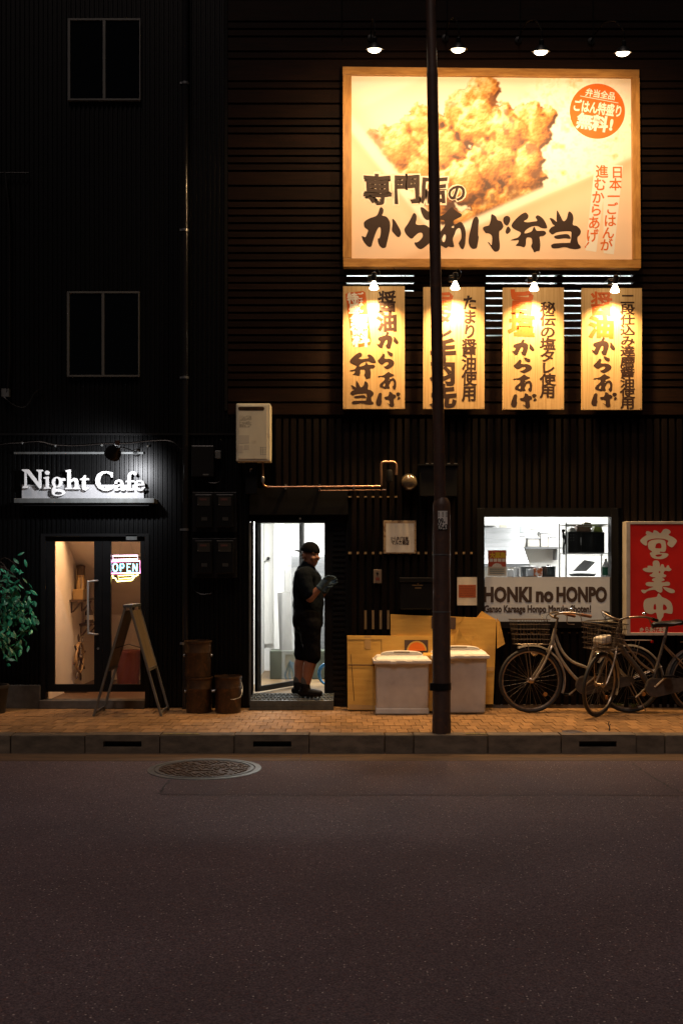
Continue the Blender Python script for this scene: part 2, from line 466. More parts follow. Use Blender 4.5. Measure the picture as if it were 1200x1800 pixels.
TR['あ'] = traced([[(870,325),(890,345),(915,365),(950,385),(948,405),(920,420),(885,440),(880,462),(895,475),(940,452),(968,480),(985,530),(985,590),(980,650),(965,685),(945,680),(925,640),(930,625),(948,590),(945,530),(930,505),(905,520),(890,560),(875,600),(882,640),(885,665),(860,670),(835,665),(815,678),(780,660),(735,640),(725,600),(745,560),(780,520),(805,480),(800,440),(770,435),(745,425),(720,440),(700,430),(715,410),(760,405),(800,385),(840,345)],
                   [(780,600),(800,560),(815,575),(805,620),(790,625)], [(862,498),(884,484),(882,504)]])
_ge1 = [(1085,402),(1105,405),(1115,430),(1112,480),(1110,550),(1115,570),(1105,630),(1098,655),(1070,664),(1045,650),(1030,610),(1035,550),(1050,490),(1065,430)]
_z3 = lambda p: [(((a / 4.2857 + 840) - 620) * 5, ((b / 4.2857 + 340) - 300) * 5) for a, b in p]
TR['げ'] = traced([_ge1, _z3([(105,155),(135,170),(148,195),(175,205),(190,240),(175,265),(162,275),(160,320),(165,370),(160,405),(135,418),(115,405),(95,375),(78,350),(90,355),(105,370),(108,310),(85,290),(62,285),(42,255),(55,240),(85,232),(98,200)]),
                   _z3([(215,165),(235,175),(240,195),(230,220),(215,235),(195,220),(188,195),(195,175)]), _z3([(222,240),(243,262),(232,285),(215,293),(205,275)])])
TR['弁'] = traced([[(345,147),(365,148),(378,170),(370,192),(345,210),(372,217),(410,212),(442,205),(430,180),(448,165),(485,190),(508,230),(515,258),(495,263),(470,258),(440,245),(400,250),(368,268),(352,285),(352,300),(400,285),(415,255),(425,255),(440,280),(490,280),(508,298),(490,318),(460,325),(465,370),(460,425),(440,432),(420,440),(410,420),(398,395),(405,370),(400,335),(370,330),(360,345),(358,385),(345,402),(320,395),(285,390),(300,372),(305,350),(275,352),(248,350),(270,340),(300,330),(320,305),(318,290),(285,275),(258,255),(255,235),(275,205),(310,170)]])
TR['当'] = traced([[(595,132),(615,165),(640,210),(665,190),(680,140),(705,155),(715,190),(710,235),(740,245),(768,275),(765,305),(745,330),(750,370),(768,395),(765,408),(730,415),(690,410),(650,400),(600,408),(560,408),(548,390),(565,375),(620,370),(680,368),(692,362),(700,300),(690,285),(640,285),(590,292),(560,308),(540,295),(532,280),(550,255),(575,243),(560,232),(548,210),(538,190),(548,187),(565,195),(590,215),(588,195),(590,150)],
                   [(575,318),(620,308),(670,305),(692,325),(690,340),(650,335),(600,340),(575,332)]])
T_EI = [[(355,262),(400,270),(440,285),(455,250),(500,262),(545,290),(590,240),(635,232),(680,255),(685,285),(660,315),(720,345),(765,380),(772,410),(730,470),(700,486),(660,465),(640,435),(655,395),(600,372),(540,365),(470,365),(400,380),(362,400),(360,450),(340,462),(300,440),(268,405),(270,380),(320,335),(355,315),(342,295)],
        [(420,390),(480,378),(560,378),(610,397),(622,440),(625,500),(610,545),(580,550),(540,545),(545,562),(600,565),(650,575),(655,595),(620,630),(560,648),(480,645),(430,625),(405,590),(400,565),(430,545),(385,510),(372,460),(380,415)],
        [(490,440),(520,428),(550,435),(560,480),(550,500),(510,500),(475,495),(480,460)], [(475,595),(520,585),(568,585),(550,608),(500,615)]]
T_GYO = [[(485,665),(520,675),(538,715),(540,760),(560,720),(590,725),(605,765),(630,760),(635,740),(660,735),(675,770),(700,790),(670,815),(610,810),(590,850),(625,870),(615,895),(570,905),(600,925),(600,945),(560,960),(580,970),(640,960),(675,975),(672,1010),(620,1020),(575,1026),(572,1090),(550,1112),(510,1100),(475,1075),(430,1075),(370,1090),(340,1115),(310,1118),(280,1085),(300,1070),(345,1075),(400,1050),(450,1030),(400,1025),(350,1010),(345,980),(380,965),(460,965),(430,940),(440,920),(480,900),(430,895),(395,870),(430,850),(440,830),(380,830),(320,810),(303,785),(330,770),(370,765),(368,745),(400,738),(440,745),(440,700),(455,672)],
         [(584,1034),(640,1042),(720,1065),(745,1090),(735,1112),(690,1118),(640,1095),(600,1065)], [(522,822),(540,815),(546,830),(532,842)]]
T_CHU = [[(525,1120),(550,1145),(570,1170),(630,1195),(690,1240),(715,1310),(710,1390),(680,1402),(600,1390),(585,1440),(560,1480),(550,1550),(535,1558),(520,1530),(505,1460),(485,1385),(430,1405),(370,1395),(325,1350),(312,1280),(325,1220),(360,1190),(430,1178),(495,1165),(510,1130)],
         [(455,1340),(455,1290),(475,1262),(488,1300),(485,1340)], [(585,1275),(610,1278),(635,1310),(630,1340),(600,1350),(582,1340)]]


# ------------------------------------------------------------------ ground, road, kerb, pavement
ROAD = -0.162
KY, KW = -1.78, 0.155                     # kerb front, kerb width
asphalt = mat('asphalt', (0.200, 0.150, 0.166), 0.8, col2=(0.050, 0.039, 0.048), scale=(120, 120, 120), detail=6, lo=0.34, hi=0.66, bump=0.9, bscale=160, spec=0.25)
t = asphalt.node_tree; N, L = t.nodes, t.links
b_ = N['Principled BSDF']
src = b_.inputs['Base Color'].links[0].from_socket
tc = next(n for n in N if n.type == 'TEX_COORD')
big = N.new('ShaderNodeTexNoise'); big.inputs['Scale'].default_value = 1.3; big.inputs['Detail'].default_value = 6
L.new(tc.outputs['Object'], big.inputs['Vector'])
mr = N.new('ShaderNodeMapRange'); mr.inputs['From Min'].default_value = 0.3; mr.inputs['From Max'].default_value = 0.7
mr.inputs['To Min'].default_value = 0.86; mr.inputs['To Max'].default_value = 1.12
L.new(big.outputs[0], mr.inputs[0])
hs = N.new('ShaderNodeHueSaturation'); L.new(src, hs.inputs['Color']); L.new(mr.outputs[0], hs.inputs['Value'])
red = N.new('ShaderNodeTexNoise'); red.inputs['Scale'].default_value = 38; red.inputs['Detail'].default_value = 3
L.new(tc.outputs['Object'], red.inputs['Vector'])
rm = N.new('ShaderNodeMapRange'); rm.inputs['From Min'].default_value = 0.58; rm.inputs['From Max'].default_value = 0.72; rm.inputs['To Max'].default_value = 0.55
L.new(red.outputs[0], rm.inputs[0])
rx = N.new('ShaderNodeMix'); rx.data_type = 'RGBA'; rx.inputs[7].default_value = (0.20, 0.095, 0.085, 1)
L.new(rm.outputs[0], rx.inputs[0]); L.new(hs.outputs[0], rx.inputs[6])
vo = N.new('ShaderNodeTexVoronoi'); vo.inputs['Scale'].default_value = 85
L.new(tc.outputs['Object'], vo.inputs['Vector'])
sep = N.new('ShaderNodeSeparateColor'); L.new(vo.outputs['Color'], sep.inputs[0])
gt = N.new('ShaderNodeMath'); gt.operation = 'GREATER_THAN'; gt.inputs[1].default_value = 0.93; L.new(sep.outputs[0], gt.inputs[0])
lt = N.new('ShaderNodeMath'); lt.operation = 'LESS_THAN'; lt.inputs[1].default_value = 0.34; L.new(vo.outputs['Distance'], lt.inputs[0])
mu = N.new('ShaderNodeMath'); mu.operation = 'MULTIPLY'; L.new(gt.outputs[0], mu.inputs[0]); L.new(lt.outputs[0], mu.inputs[1])
m2 = N.new('ShaderNodeMath'); m2.operation = 'MULTIPLY'; L.new(mu.outputs[0], m2.inputs[0]); L.new(sep.outputs[1], m2.inputs[1])
sx = N.new('ShaderNodeMix'); sx.data_type = 'RGBA'; sx.inputs[7].default_value = (0.70, 0.62, 0.56, 1)
L.new(m2.outputs[0], sx.inputs[0]); L.new(rx.outputs[2], sx.inputs[6]); L.new(sx.outputs[2], b_.inputs['Base Color'])

road = build(MB().add([(-60, -60, ROAD), (60, -60, ROAD), (60, 40, ROAD), (-60, 40, ROAD)], [(0, 1, 2, 3)]), 'road', asphalt, kind='structure')
GY = -2.135
gut = build(MB().box(-9, -0.35, GY, KY, ROAD - 0.03, ROAD + 0.004).box(-0.343, 9, GY, KY, ROAD - 0.03, ROAD + 0.004), 'gutter', 'gutter', kind='structure', bevel=0.003)


def seam(pts, wd):
    """a thin ragged tar line on the road through photo pixels"""
    q = []
    for px, py in pts:
        d = (CZ - ROAD) * F / (py - HY); q.append(((px - HX) * d / F, CY + d))
    q = cr(q, 14); m = MB(); prev = None
    for i, p in enumerate(q):
        a = Vector(q[max(i - 1, 0)]); c = Vector(q[min(i + 1, len(q) - 1)]); d = (c - a).normalized(); n = Vector((-d.y, d.x))
        k = wd * random.uniform(0.35, 1.2); j = random.uniform(-0.012, 0.012)
        e = Vector(p) + n * j
        cur = [(e.x + n.x * k, e.y + n.y * k, ROAD + 0.003), (e.x - n.x * k, e.y - n.y * k, ROAD + 0.003)]
        if prev: m.add([prev[0], prev[1], cur[1], cur[0]], [(0, 1, 2, 3)])
        prev = cur
    build(m, 'tar_seam', 'crack', road)


seam([(282, 1397), (400, 1398), (560, 1399), (700, 1398), (900, 1399), (1060, 1398), (1210, 1400)], 0.0055)
seam([(281, 1396), (288, 1385), (300, 1371)], 0.008)
seam([(1110, 1342), (1130, 1356), (1165, 1378), (1205, 1398)], 0.008)

# the repaired strip along the gutter, inside the tar seams
patch = asphalt.copy(); patch.name = 'asphalt_patch'
hp_ = patch.node_tree.nodes.new('ShaderNodeHueSaturation'); hp_.inputs['Value'].default_value = .80; hp_.inputs['Saturation'].default_value = 1.12
pbs = patch.node_tree.nodes['Principled BSDF']; ps_ = pbs.inputs['Base Color'].links[0].from_socket
patch.node_tree.links.new(ps_, hp_.inputs['Color']); patch.node_tree.links.new(hp_.outputs[0], pbs.inputs['Base Color'])
rd = lambda px, py: ((px - HX) * (CZ - ROAD) / (py - HY), CY + (CZ - ROAD) * F / (py - HY), ROAD + .0015)
build(MB().add([rd(282, 1397.5), rd(1500, 1399), (rd(1500, 1399)[0], GY - .001, ROAD + .0015), (rd(303, 1368)[0], GY - .001, ROAD + .0015), rd(300, 1371)], [(0, 1, 2, 3, 4)]), 'repaired_strip', patch, road)

kerb = link(bpy.data.objects.new('kerb', None)); kerb['kind'] = 'structure'
kb = [-640, -509, -378, -247, -112, 19, 150, 281, 412, 543, 676, 727, 857, 986, 1117, 1168, 1299, 1430, 1561, 1692]
slots = {(150, 281): (182, 249), (412, 543): (445, 512), (986, 1117): (1017, 1083)}
for a, c in zip(kb[:-1], kb[1:]):
    x0, x1 = PX(a, KY) + 0.003, PX(c, KY) - 0.003
    m = MB()
    if (a, c) in slots:
        u0, u1 = PX(slots[(a, c)][0], KY), PX(slots[(a, c)][1], KY)
        z0, z1 = PZ(1313.5, KY), PZ(1303, KY)
        m.box(x0, u0, KY, KY + KW, ROAD - 0.05, 0.002).box(u1, x1, KY, KY + KW, ROAD - 0.05, 0.002)
        m.box(u0, u1, KY, KY + KW, ROAD - 0.05, z0).box(u0, u1, KY, KY + KW, z1, 0.002)
        build(m, 'kerb_stone', 'kerb', kerb)
        build(MB().box(u0 + .001, u1 - .001, KY + 0.11, KY + KW - .01, z0 + .001, z1 - .001), 'drain_recess', 'blackplastic', kerb)
    else:
        m.box(x0, x1, KY, KY + KW, ROAD - 0.05, 0.002 + random.uniform(-.002, .002))
        build(m, 'kerb_stone', 'kerb', kerb, bevel=0.012, seg=3)


def kpaint(a, c):
    m = MB(); n = 18
    for i in range(n):
        p0 = a + (c - a) * i / n; p1 = a + (c - a) * (i + 1) / n
        d = random.uniform(0.01, 0.05)
        m.add([(PX(p0, KY), KY + .013, .0065), (PX(p1, KY), KY + .013, .0065), (PX(p1, KY), KY + .03 + d, .0065), (PX(p0, KY), KY + .03 + d, .0065)], [(0, 1, 2, 3)])
    build(m, 'paint_mark', 'yellowpaint', kerb)


kpaint(286, 350); kpaint(818, 856)

pav = build(MB().box(-9, 9, KY + KW, 0.6, ROAD - 0.05, -0.009), 'pavement', 'joint', kind='structure')
PW, PL = 0.0985, 0.2
proto = None; rest = MB(); cells = []
for r_ in range(9):
    y0 = KY + KW + 0.004 + r_ * PL
    for k in range(-85, 85):
        x = k * PW + (PW / 2 if r_ % 2 else 0)
        cells.append((r_, abs(x), x, y0))
vis = sorted([c for c in cells if c[1] < 3.45], key=lambda c: (c[0], c[1]))[:298]
vs_ = set((c[0], c[2]) for c in vis)
pm = MB().box(0, PW - 0.005, 0, PL - 0.005, -0.02, 0.0)
for r_, ax, x, y0 in cells:
    dz = random.uniform(-0.0022, 0.0015)
    if (r_, x) in vs_:
        if proto is None:
            o = proto = build(pm, 'paver', 'paver', pav, local=True)
        else:
            o = proto.copy(); link(o, pav)
        o.location = (x, y0, dz)
        o.rotation_euler = (R(random.uniform(-.35, .35)), R(random.uniform(-.5, .5)), R(random.uniform(-.6, .6)))
    else:
        y1 = min(y0 + PL - 0.005, 0.15)
        rest.box(x, x + PW - 0.005, y0, y1, -0.02, dz)
pavmat2 = M['paver'].copy()
build(rest, 'paver_field', pavmat2, pav, kind='stuff')

# manhole
d = (CZ - ROAD) * F / 352; my = CY + d; mx = (360 - HX) * d / F
mh = thing('manhole_cover', 'round cast iron manhole cover with raised pattern in the road', 'manhole cover', (mx, my, ROAD))
build(MB().lathe([(0.452, -0.02), (0.452, 0.006), (0.440, 0.008), (0.405, 0.008), (0.402, 0.001), (0.398, 0.001)], (mx, my, ROAD), n=64, cap=False), 'ring_frame', 'greymetal', mh, smooth=True)
build(MB().lathe([(0.40, -0.02), (0.398, 0.0025), (0.001, 0.0025)], (mx, my, ROAD), n=64, cap=False), 'cover_plate', 'iron', mh)
build(MB().lathe([(0.392, 0.0), (0.392, 0.009), (0.366, 0.009), (0.364, 0.0)], (mx, my, ROAD), n=64, cap=False), 'rim', 'greymetal', mh)
m = MB(); rr = random.Random(3)
for i in range(-9, 10):
    for j in range(-9, 10):
        x = i * 0.041 + (0.02 if j % 2 else 0); y = j * 0.039
        if math.hypot(x, y) > 0.34: continue
        if rr.random() < 0.22: continue
        a = rr.choice([0.5, -0.5, 1.2, 2.0]); ll, ww = rr.uniform(.014, .026), rr.uniform(.007, .011)
        ca, sa = math.cos(a), math.sin(a)
        q = [(-ll, -ww), (ll * .4, -ww * 1.3), (ll, ww * .3), (ll * .2, ww * 1.2), (-ll, ww)]
        q = [(mx + x + u * ca - v * sa, my + y + u * sa + v * ca) for u, v in q]; n_ = len(q)
        m.add([(u, v, ROAD + .002) for u, v in q] + [(u, v, ROAD + .0095) for u, v in q], [tuple(range(n_, 2 * n_))] + [(k, (k + 1) % n_, (k + 1) % n_ + n_, k + n_) for k in range(n_)])
build(m, 'raised_pattern', 'ironraised', mh, kind='stuff')

# small oval cap in the pavement and a twig
yy = -1.60
o = build(MB().lathe([(0.09, -0.01), (0.09, 0.003), (0.08, 0.005), (0.001, 0.005)], (PX(1005, yy), yy, 0.0), n=32, cap=False), 'water_valve_cap', 'iron')
tag(o, 'small round iron cap set in the brick pavement near bicycles', 'valve cap')

# ------------------------------------------------------------------ the black slatted restaurant building
EX = 6.2                                                    # how far the fronts go on beyond the picture
rb = thing('restaurant_building', 'black building front of horizontal and upright slats behind the lit food signs', 'building', (1.5, 0.1, 0))


def wallgrid(x0, x1, z0, z1, holes, y0, y1):
    xs = sorted({x0, x1, *[h[0] for h in holes], *[h[1] for h in holes]}); zs = sorted({z0, z1, *[h[2] for h in holes], *[h[3] for h in holes]})
    m = MB()
    for a, b in zip(xs[:-1], xs[1:]):
        for c, e in zip(zs[:-1], zs[1:]):
            if any(h[0] <= (a + b) / 2 <= h[1] and h[2] <= (c + e) / 2 <= h[3] for h in holes): continue
            m.box(a, b, y0, y1, c, e)
    return m


DX0, DX1, DZ1 = PX(438), PX(609), PZ(916)                   # door opening with the shutter leaf
WX0, WX1, WZ0, WZ1 = PX(848), PX(1076), PZ(1096), PZ(905)   # shop window opening
UP = [(PX(609), PX(728), PZ(520), PZ(466)), (PX(855), PX(980), PZ(590), PZ(466)), (PX(990), PX(1114), PZ(590), PZ(466))]
TOPZ = 9.2
xl, xlow = PX(400), PX(438)
build(wallgrid(xlow, EX, 0.0, PZ(722), [(DX0, DX1, 0.0, DZ1), (WX0, WX1, WZ0, WZ1)], 0.055, 0.14), 'wall', 'backing', rb)
build(wallgrid(xl, EX, PZ(722) + .001, TOPZ, UP, 0.055, 0.14), 'wall', 'backing', rb)

# horizontal slats
missing = {13, 18, -9, -11, -16, -20, -22, -25, -26, -29, -33, -34, -38, -41, -45}
gaps = [457.8 + 13.13 * k for k in range(-56, 20) if k not in missing] + [730.5]
gaps.sort()
for a, c in zip(gaps[:-1], gaps[1:]):
    z1, z0 = PZ(a + 1.9), PZ(c - 1.9)
    build(MB().box(xl + .004, EX, 0.0 + random.uniform(0, .003), 0.042, z0, z1), 'slat', 'slat', rb)
build(MB().box(xl - 0.03, xl, -0.006, 0.06, PZ(722), TOPZ), 'corner_post', 'backing', rb)
# upright slats
x = 485.0
while x < 1640:
    py1 = 1243
    if x < 612: py1 = 857
    elif 838 < x < 1088: py1 = 893
    build(MB().box(PX(x), PX(x + 8.8), 0.0 + random.uniform(0, .003), 0.042, PZ(py1), PZ(736)), 'slat', 'vslat', rb)
    if py1 == 893: build(MB().box(PX(x), PX(x + 8.8), 0.0 + random.uniform(0, .003), 0.042, .036, PZ(1107)), 'slat', 'vslat', rb)
    x += 13.28
# rails behind and between the slats
build(MB().pbox(438, 611, 859, 905, -0.004, 0.054), 'door_head_panel', 'backing', rb, bevel=0.003)
build(MB().pbox(612, 838, 970, 974, 0.012, 0.05), 'batten', 'wood', rb)
build(MB().pbox(612, 700, 872, 874.5, 0.012, 0.05), 'batten', 'wood', rb)
build(MB().pbox(640, 690, 1073, 1106, 0.03, 0.054), 'batten', 'wood', rb)
build(MB().pbox(880, 1080, 1111, 1113.5, 0.02, 0.05), 'batten', 'wood', rb)
build(MB().box(PX(483, 2.6), PX(500, 2.6), 2.45, 2.699, .13, 2.5), 'shading_pier', 'kwall', rb)  # box added to create shading on the white back wall
build(MB().box(PX(612), EX, 0.005, 0.12, 0.0, 0.035), 'base_sill', 'concrete', rb)
# second floor: lit rooms behind the slats
for i, (a, c, z0, z1) in enumerate(UP):
    y0, y1 = 0.14, 0.62
    m = MB()
    m.box(a - .05, c + .05, y1, y1 + .02, z0 - .3, z1 + .1)
    m.box(a - .07, a - .05, y0, y1, z0 - .3, z1 + .1).box(c + .05, c + .07, y0, y1, z0 - .3, z1 + .1)
    m.box(a - .05, c + .05, y0, y1, z1 + .1, z1 + .12).box(a - .05, c + .05, y0, y1, z0 - .32, z0 - .3)
    wn = build(MB().add([(a, .135, z0), (c, .135, z0), (c, .135, z1), (a, .135, z1)], [(0, 1, 2, 3)]), 'window_pane', 'glass', rb)
    build(m, 'lit_room', 'kwall', rb)
    build(MB().tube([(a + .02, 0.3, z1 - .07), (c - .02, 0.3, z1 - .07)], 0.02, 10), 'fluorescent_tube', 'tubehot', rb)

# ground floor: one bright kitchen behind door and window
KF, KC, KB = 0.13, 2.5, 2.7
kx0, kx1 = PX(437) - .03, 3.6
build(MB().box(kx0, kx1, 0.12, KB, KF - .03, KF), 'kitchen_floor', 'kfloor', rb)
build(MB().box(kx0, kx1, 0.14, KB, KC, KC + .03), 'kitchen_ceiling', 'kwall', rb)
build(MB().box(kx0 - .03, kx1, KB, KB + .03, KF, KC), 'kitchen_back_wall', 'kwall', rb)
build(MB().box(kx0 - .03, kx0, 0.14, KB, KF, KC), 'kitchen_side_wall', 'kwall', rb)
build(MB().box(kx1, kx1 + .03, 0.14, KB, KF, KC), 'kitchen_side_wall', 'kwall', rb)
build(MB().box(PX(609) + .01, WX0 - .1, 0.9, 0.94, KF, KC), 'kitchen_partition', 'kwall', rb)
# things seen through the door are built below; lights of the kitchen
for (x, y, s) in ((-0.55, 1.35, 0.9), (1.9, 1.3, 1.2), (2.8, 1.9, 1.0)):
    lf = thing('ceiling_light', {-0.55: 'fluorescent ceiling light inside the open doorway', 1.9: 'fluorescent ceiling light above the kitchen behind the shop window', 2.8: 'rear fluorescent ceiling light behind the wire rack'}[x], 'ceiling light', (x, y, KC), 'kitchen ceiling lights')
    build(MB().box(x - s / 2, x + s / 2, y - .07, y + .07, KC - .05, KC - .001), 'housing', 'white', lf)
    build(MB().tube([(x - s / 2 + .03, y, KC - .07), (x + s / 2 - .03, y, KC - .07)], 0.014, 8), 'tube', 'tubeoff', lf)
    al = bpy.data.lights.new('ceiling_light_lamp', 'AREA'); al.shape = 'RECTANGLE'; al.size = s; al.size_y = 0.12
    al.energy = (120 if x < 0 else 42) * s; al.color = (1.0, 0.985, 0.94)
    ao = link(bpy.data.objects.new('ceiling_light_lamp', al), lf); ao.location = (0, 0, -0.10)

# entrance: frame, open glazed leaf, shutter leaf
fr = build(MB().pbox(437, 441, 918, 1240, 0.02, 0.20), 'door_frame', 'greymetal', rb, bevel=.002)
build(MB().pbox(441.2, 444.5, 914, 1240, 0.03, 0.14), 'door_frame', 'blackmetal', rb)
build(MB().pbox(447.5, 570, 914, 919, 0.03, 0.2), 'door_frame', 'blackmetal', rb)
build(MB().pbox(526, 529, 910, 913, -0.010, -0.004), 'head_bolt', 'steel', rb)
hx, hy = PX(450, 0.16), 0.16
ux, uy = math.cos(R(59)), math.sin(R(59)); LW = 0.90
lz0, lz1 = KF + .02, PZ(916, .16) + .2


def leaf_box(a, c, z0, z1, th=0.018):
    nx, ny = -uy * th, ux * th
    p = [(hx + ux * a - nx, hy + uy * a - ny), (hx + ux * c - nx, hy + uy * c - ny), (hx + ux * c + nx, hy + uy * c + ny), (hx + ux * a + nx, hy + uy * a + ny)]
    return MB().hexa([(u, v, z0) for u, v in p], [(u, v, z1) for u, v in p])


lf = build(leaf_box(0, .07, lz0, lz1), 'door_leaf', 'blackmetal', rb, bevel=.002)
build(leaf_box(LW - .05, LW, lz0, lz1), 'stile', 'blackmetal', lf)
build(leaf_box(.07, LW - .05, lz0, lz0 + .055), 'bottom_rail', 'blackmetal', lf)
build(leaf_box(.07, LW - .05, lz1 - .05, lz1), 'top_rail', 'blackmetal', lf)
build(leaf_box(.07, LW - .05, lz0 + .055, lz1 - .05, .003), 'pane', 'glass', lf)
sh = build(MB().pbox(570, 611, 914, 1241, 0.11, 0.15), 'shutter_leaf', 'blackmetal', rb)
py = 926
while py < 1236:
    build(MB().pbox(585, 606, py, py + 4.6, 0.096, 0.115), 'shutter_slat', 'blackplastic', sh)
    py += 9.4

# shop window: frame, upper pane, lower film with lettering
build(MB().pbox(838, 851, 893, 1106, -0.02, 0.12), 'window_frame', 'blackmetal', rb, bevel=.002)
build(MB().pbox(1073.5, 1086, 893, 1106, -0.02, 0.12), 'window_frame', 'blackmetal', rb, bevel=.002)
build(MB().pbox(851.3, 1073.2, 893, 908, -0.018, 0.12), 'window_frame', 'blackmetal', rb)
build(MB().pbox(851.3, 1073.2, 1093, 1104, -0.024, 0.12), 'window_sill', 'blackmetal', rb)
build(MB().pbox(851.3, 1073.2, 908, 1093, 0.05, 0.056), 'window_pane', 'glass', rb)
flm = build(MB().pbox(851.6, 1072.8, 1014, 1092.8, 0.046, 0.0485), 'window_film', 'film', rb)
m = MB()
row(m, 'HONKI', 849, 934, 1043.7, 35, 0.0445, .05, latin=True)
row(m, 'no', 941, 972, 1043.7, 35, 0.0445, .05, latin=True)
row(m, 'HONPO', 977, 1066, 1043.7, 35, 0.0445, .05, latin=True)
row(m, 'Ganso Karaage Honpo Maruka-Shoten!', 850.5, 1038, 1069.6, 17, 0.0445, .04, latin=True)
build(m, 'lettering', 'filmink', flm)

# ------------------------------------------------------------------ the black corrugated cafe building
cb = thing('cafe_building', 'black ribbed metal building front with the glazed cafe door and two dark windows', 'building', (-3.2, 0.1, 0))
CX0, CX1, CZ1 = PX(72), PX(262), PZ(938)                    # cafe door opening


def ribbed(x0, x1, z0, z1, y=0.02, pitch=0.048, dep=0.014):
    prof = []; x = x0
    while x < x1:
        for dx, dy in ((0, 0), (.016, 0), (.022, -dep), (.042, -dep)):
            if x + dx < x1: prof.append((x + dx, y + dy))
        x += pitch
    prof.append((x1, y)); n = len(prof)
    return MB().add([(a, b, z0) for a, b in prof] + [(a, b, z1) for a, b in prof], [(i, i + 1, i + 1 + n, i + n) for i in range(n - 1)])


build(ribbed(-EX, CX0, 0.24, PZ(765)), 'ribbed_siding', 'siding', cb)
build(ribbed(CX0, CX1, CZ1, PZ(765)), 'ribbed_siding', 'siding', cb)
build(ribbed(CX1, xlow - .002, 0.02, PZ(765)), 'ribbed_siding', 'siding', cb)
build(ribbed(-EX, xl - .034, PZ(765) + .02, TOPZ), 'ribbed_siding', 'siding', cb)
build(ribbed(xl - .034, xlow - .002, PZ(765) + .02, PZ(722)), 'ribbed_siding', 'siding', cb)
build(MB().box(-EX, xlow - .004, -0.012, 0.03, PZ(765), PZ(765) + .02), 'flashing', 'blackmetal', cb)
build(wallgrid(-EX, xlow - .004, 0.0, TOPZ, [(CX0, CX1, 0.0, CZ1), (xl - .034, xlow, PZ(722), TOPZ)], 0.03, 0.12), 'wall', 'backing', cb)
build(MB().box(-EX, CX0, -0.03, 0.03, 0.0, 0.24), 'plinth', 'concrete', cb, bevel=.004)
build(MB().box(CX0, PX(255), -0.05, 0.12, 0.0, 0.085), 'door_step', 'concrete', cb, bevel=.005)


def sash(px0, px1, py0, py1, pm):
    wf = build(MB().pbox(px0, px1, py0, py0 + 3.2, -0.028, 0.01), 'window', 'winframe', cb)
    build(MB().pbox(px0, px1, py1 - 3.0, py1, -0.028, 0.01), 'bottom_rail', 'winframe', wf)
    for a, c in ((px0, px0 + 4.2), (pm - 2, pm + 2.6), (px1 - 1.8, px1)):
        build(MB().pbox(a, c, py0 + 3.3, py1 - 3.1, -0.027, 0.01), 'stile', 'winframe', wf)
    for a, c, yy in ((px0 + 4.2, pm - 2, -.012), (pm + 2.6, px1 - 1.8, -.016)):
        build(MB().pbox(a, c, py0 + 3.3, py1 - 3.1, yy, yy + .006), 'pane', 'darkpane', wf)


sash(118, 245, 512, 662, 181)
sash(119.5, 247, 32, 176, 183)

# cafe door: double leaf, glass, handle
dy = 0.05
build(MB().pbox(72, 80, 938, 1228, 0.0, .12), 'door_frame', 'blackmetal', cb)
build(MB().pbox(255, 262, 938, 1243, 0.0, .12), 'door_frame', 'blackmetal', cb)
build(MB().pbox(80.2, 254.8, 938, 943, 0.0, .12), 'door_frame', 'blackmetal', cb)
zt, zb = 943.5, 1216
for (a, c, g0, g1) in ((80.5, 180, 96, 166), (180.6, 254.5, 195, 247)):
    lf = build(MB().pbox(a, g0, zt, zb, dy, dy + .045), 'door_leaf', 'blackmetal', cb)
    build(MB().pbox(g1, c, zt, zb, dy, dy + .045), 'stile', 'blackmetal', lf)
    build(MB().pbox(g0, g1, zt, 952, dy, dy + .045), 'top_rail', 'blackmetal', lf)
    build(MB().pbox(g0, g1, 1203, zb, dy, dy + .045), 'bottom_rail', 'blackmetal', lf)
    build(MB().pbox(g0, g1, 952, 1203, dy + .02, dy + .026), 'pane', 'glass', lf)
    if g0 == 96:
        hp = [P(172, 1021, dy), P(168, 1021, -.02), P(157, 1023, -.03), P(155, 1030, -.03), P(155.5, 1108, -.03), P(158, 1113, -.03), P(168, 1115, -.02), P(172, 1115, dy)]
        build(MB().tube(cr(hp, 4), 0.0105, 10), 'handle', 'handlesteel', lf, smooth=True)
        build(MB().lathe([(.012, 0), (.012, .012), (.002, .014)], P(173, 1140, dy), (0, -1, 0), 16), 'lock', 'steel', lf)
build(MB().pbox(222, 241, 940.5, 949, dy - .05, dy - .004), 'door_closer', 'greymetal', cb)

# cafe hall behind the door
hx0, hx1 = -3.06, -1.45
build(MB().box(hx0 - .03, hx0, 0.125, 2.15, 0, 2.6), 'hall_side_wall', 'plaster', cb)
build(MB().box(hx1, hx1 + .03, 0.125, 2.15, 0, 2.6), 'hall_side_wall', 'plaster', cb)
build(MB().box(hx0, hx1, 2.15, 2.18, 0, 2.6), 'hall_back_wall', 'plaster', cb)
build(MB().box(hx0, hx1, 0.125, 2.15, 2.57, 2.6), 'hall_ceiling', 'plaster', cb)
build(MB().box(hx0, hx1, 0.1, 2.15, 0.02, 0.07), 'hall_floor', 'darkwood', cb)
build(MB().hexa([(hx0, .62, 1.93), (hx1, .62, 1.93), (hx1, 2.15, .88), (hx0, 2.15, .88)], [(hx0, .62, 2.1), (hx1, .62, 2.1), (hx1, 2.15, 1.05), (hx0, 2.15, 1.05)]), 'stair_soffit', 'plaster', cb)
pl = bpy.data.lights.new('hall_lamp', 'POINT'); pl.energy = 120; pl.color = (1.0, 0.60, 0.30); pl.shadow_soft_size = 0.12
hl = thing('hall_ceiling_lamp', 'warm ceiling lamp inside the cafe hall above its door', 'ceiling lamp', (-2.45, 0.42, 2.5))
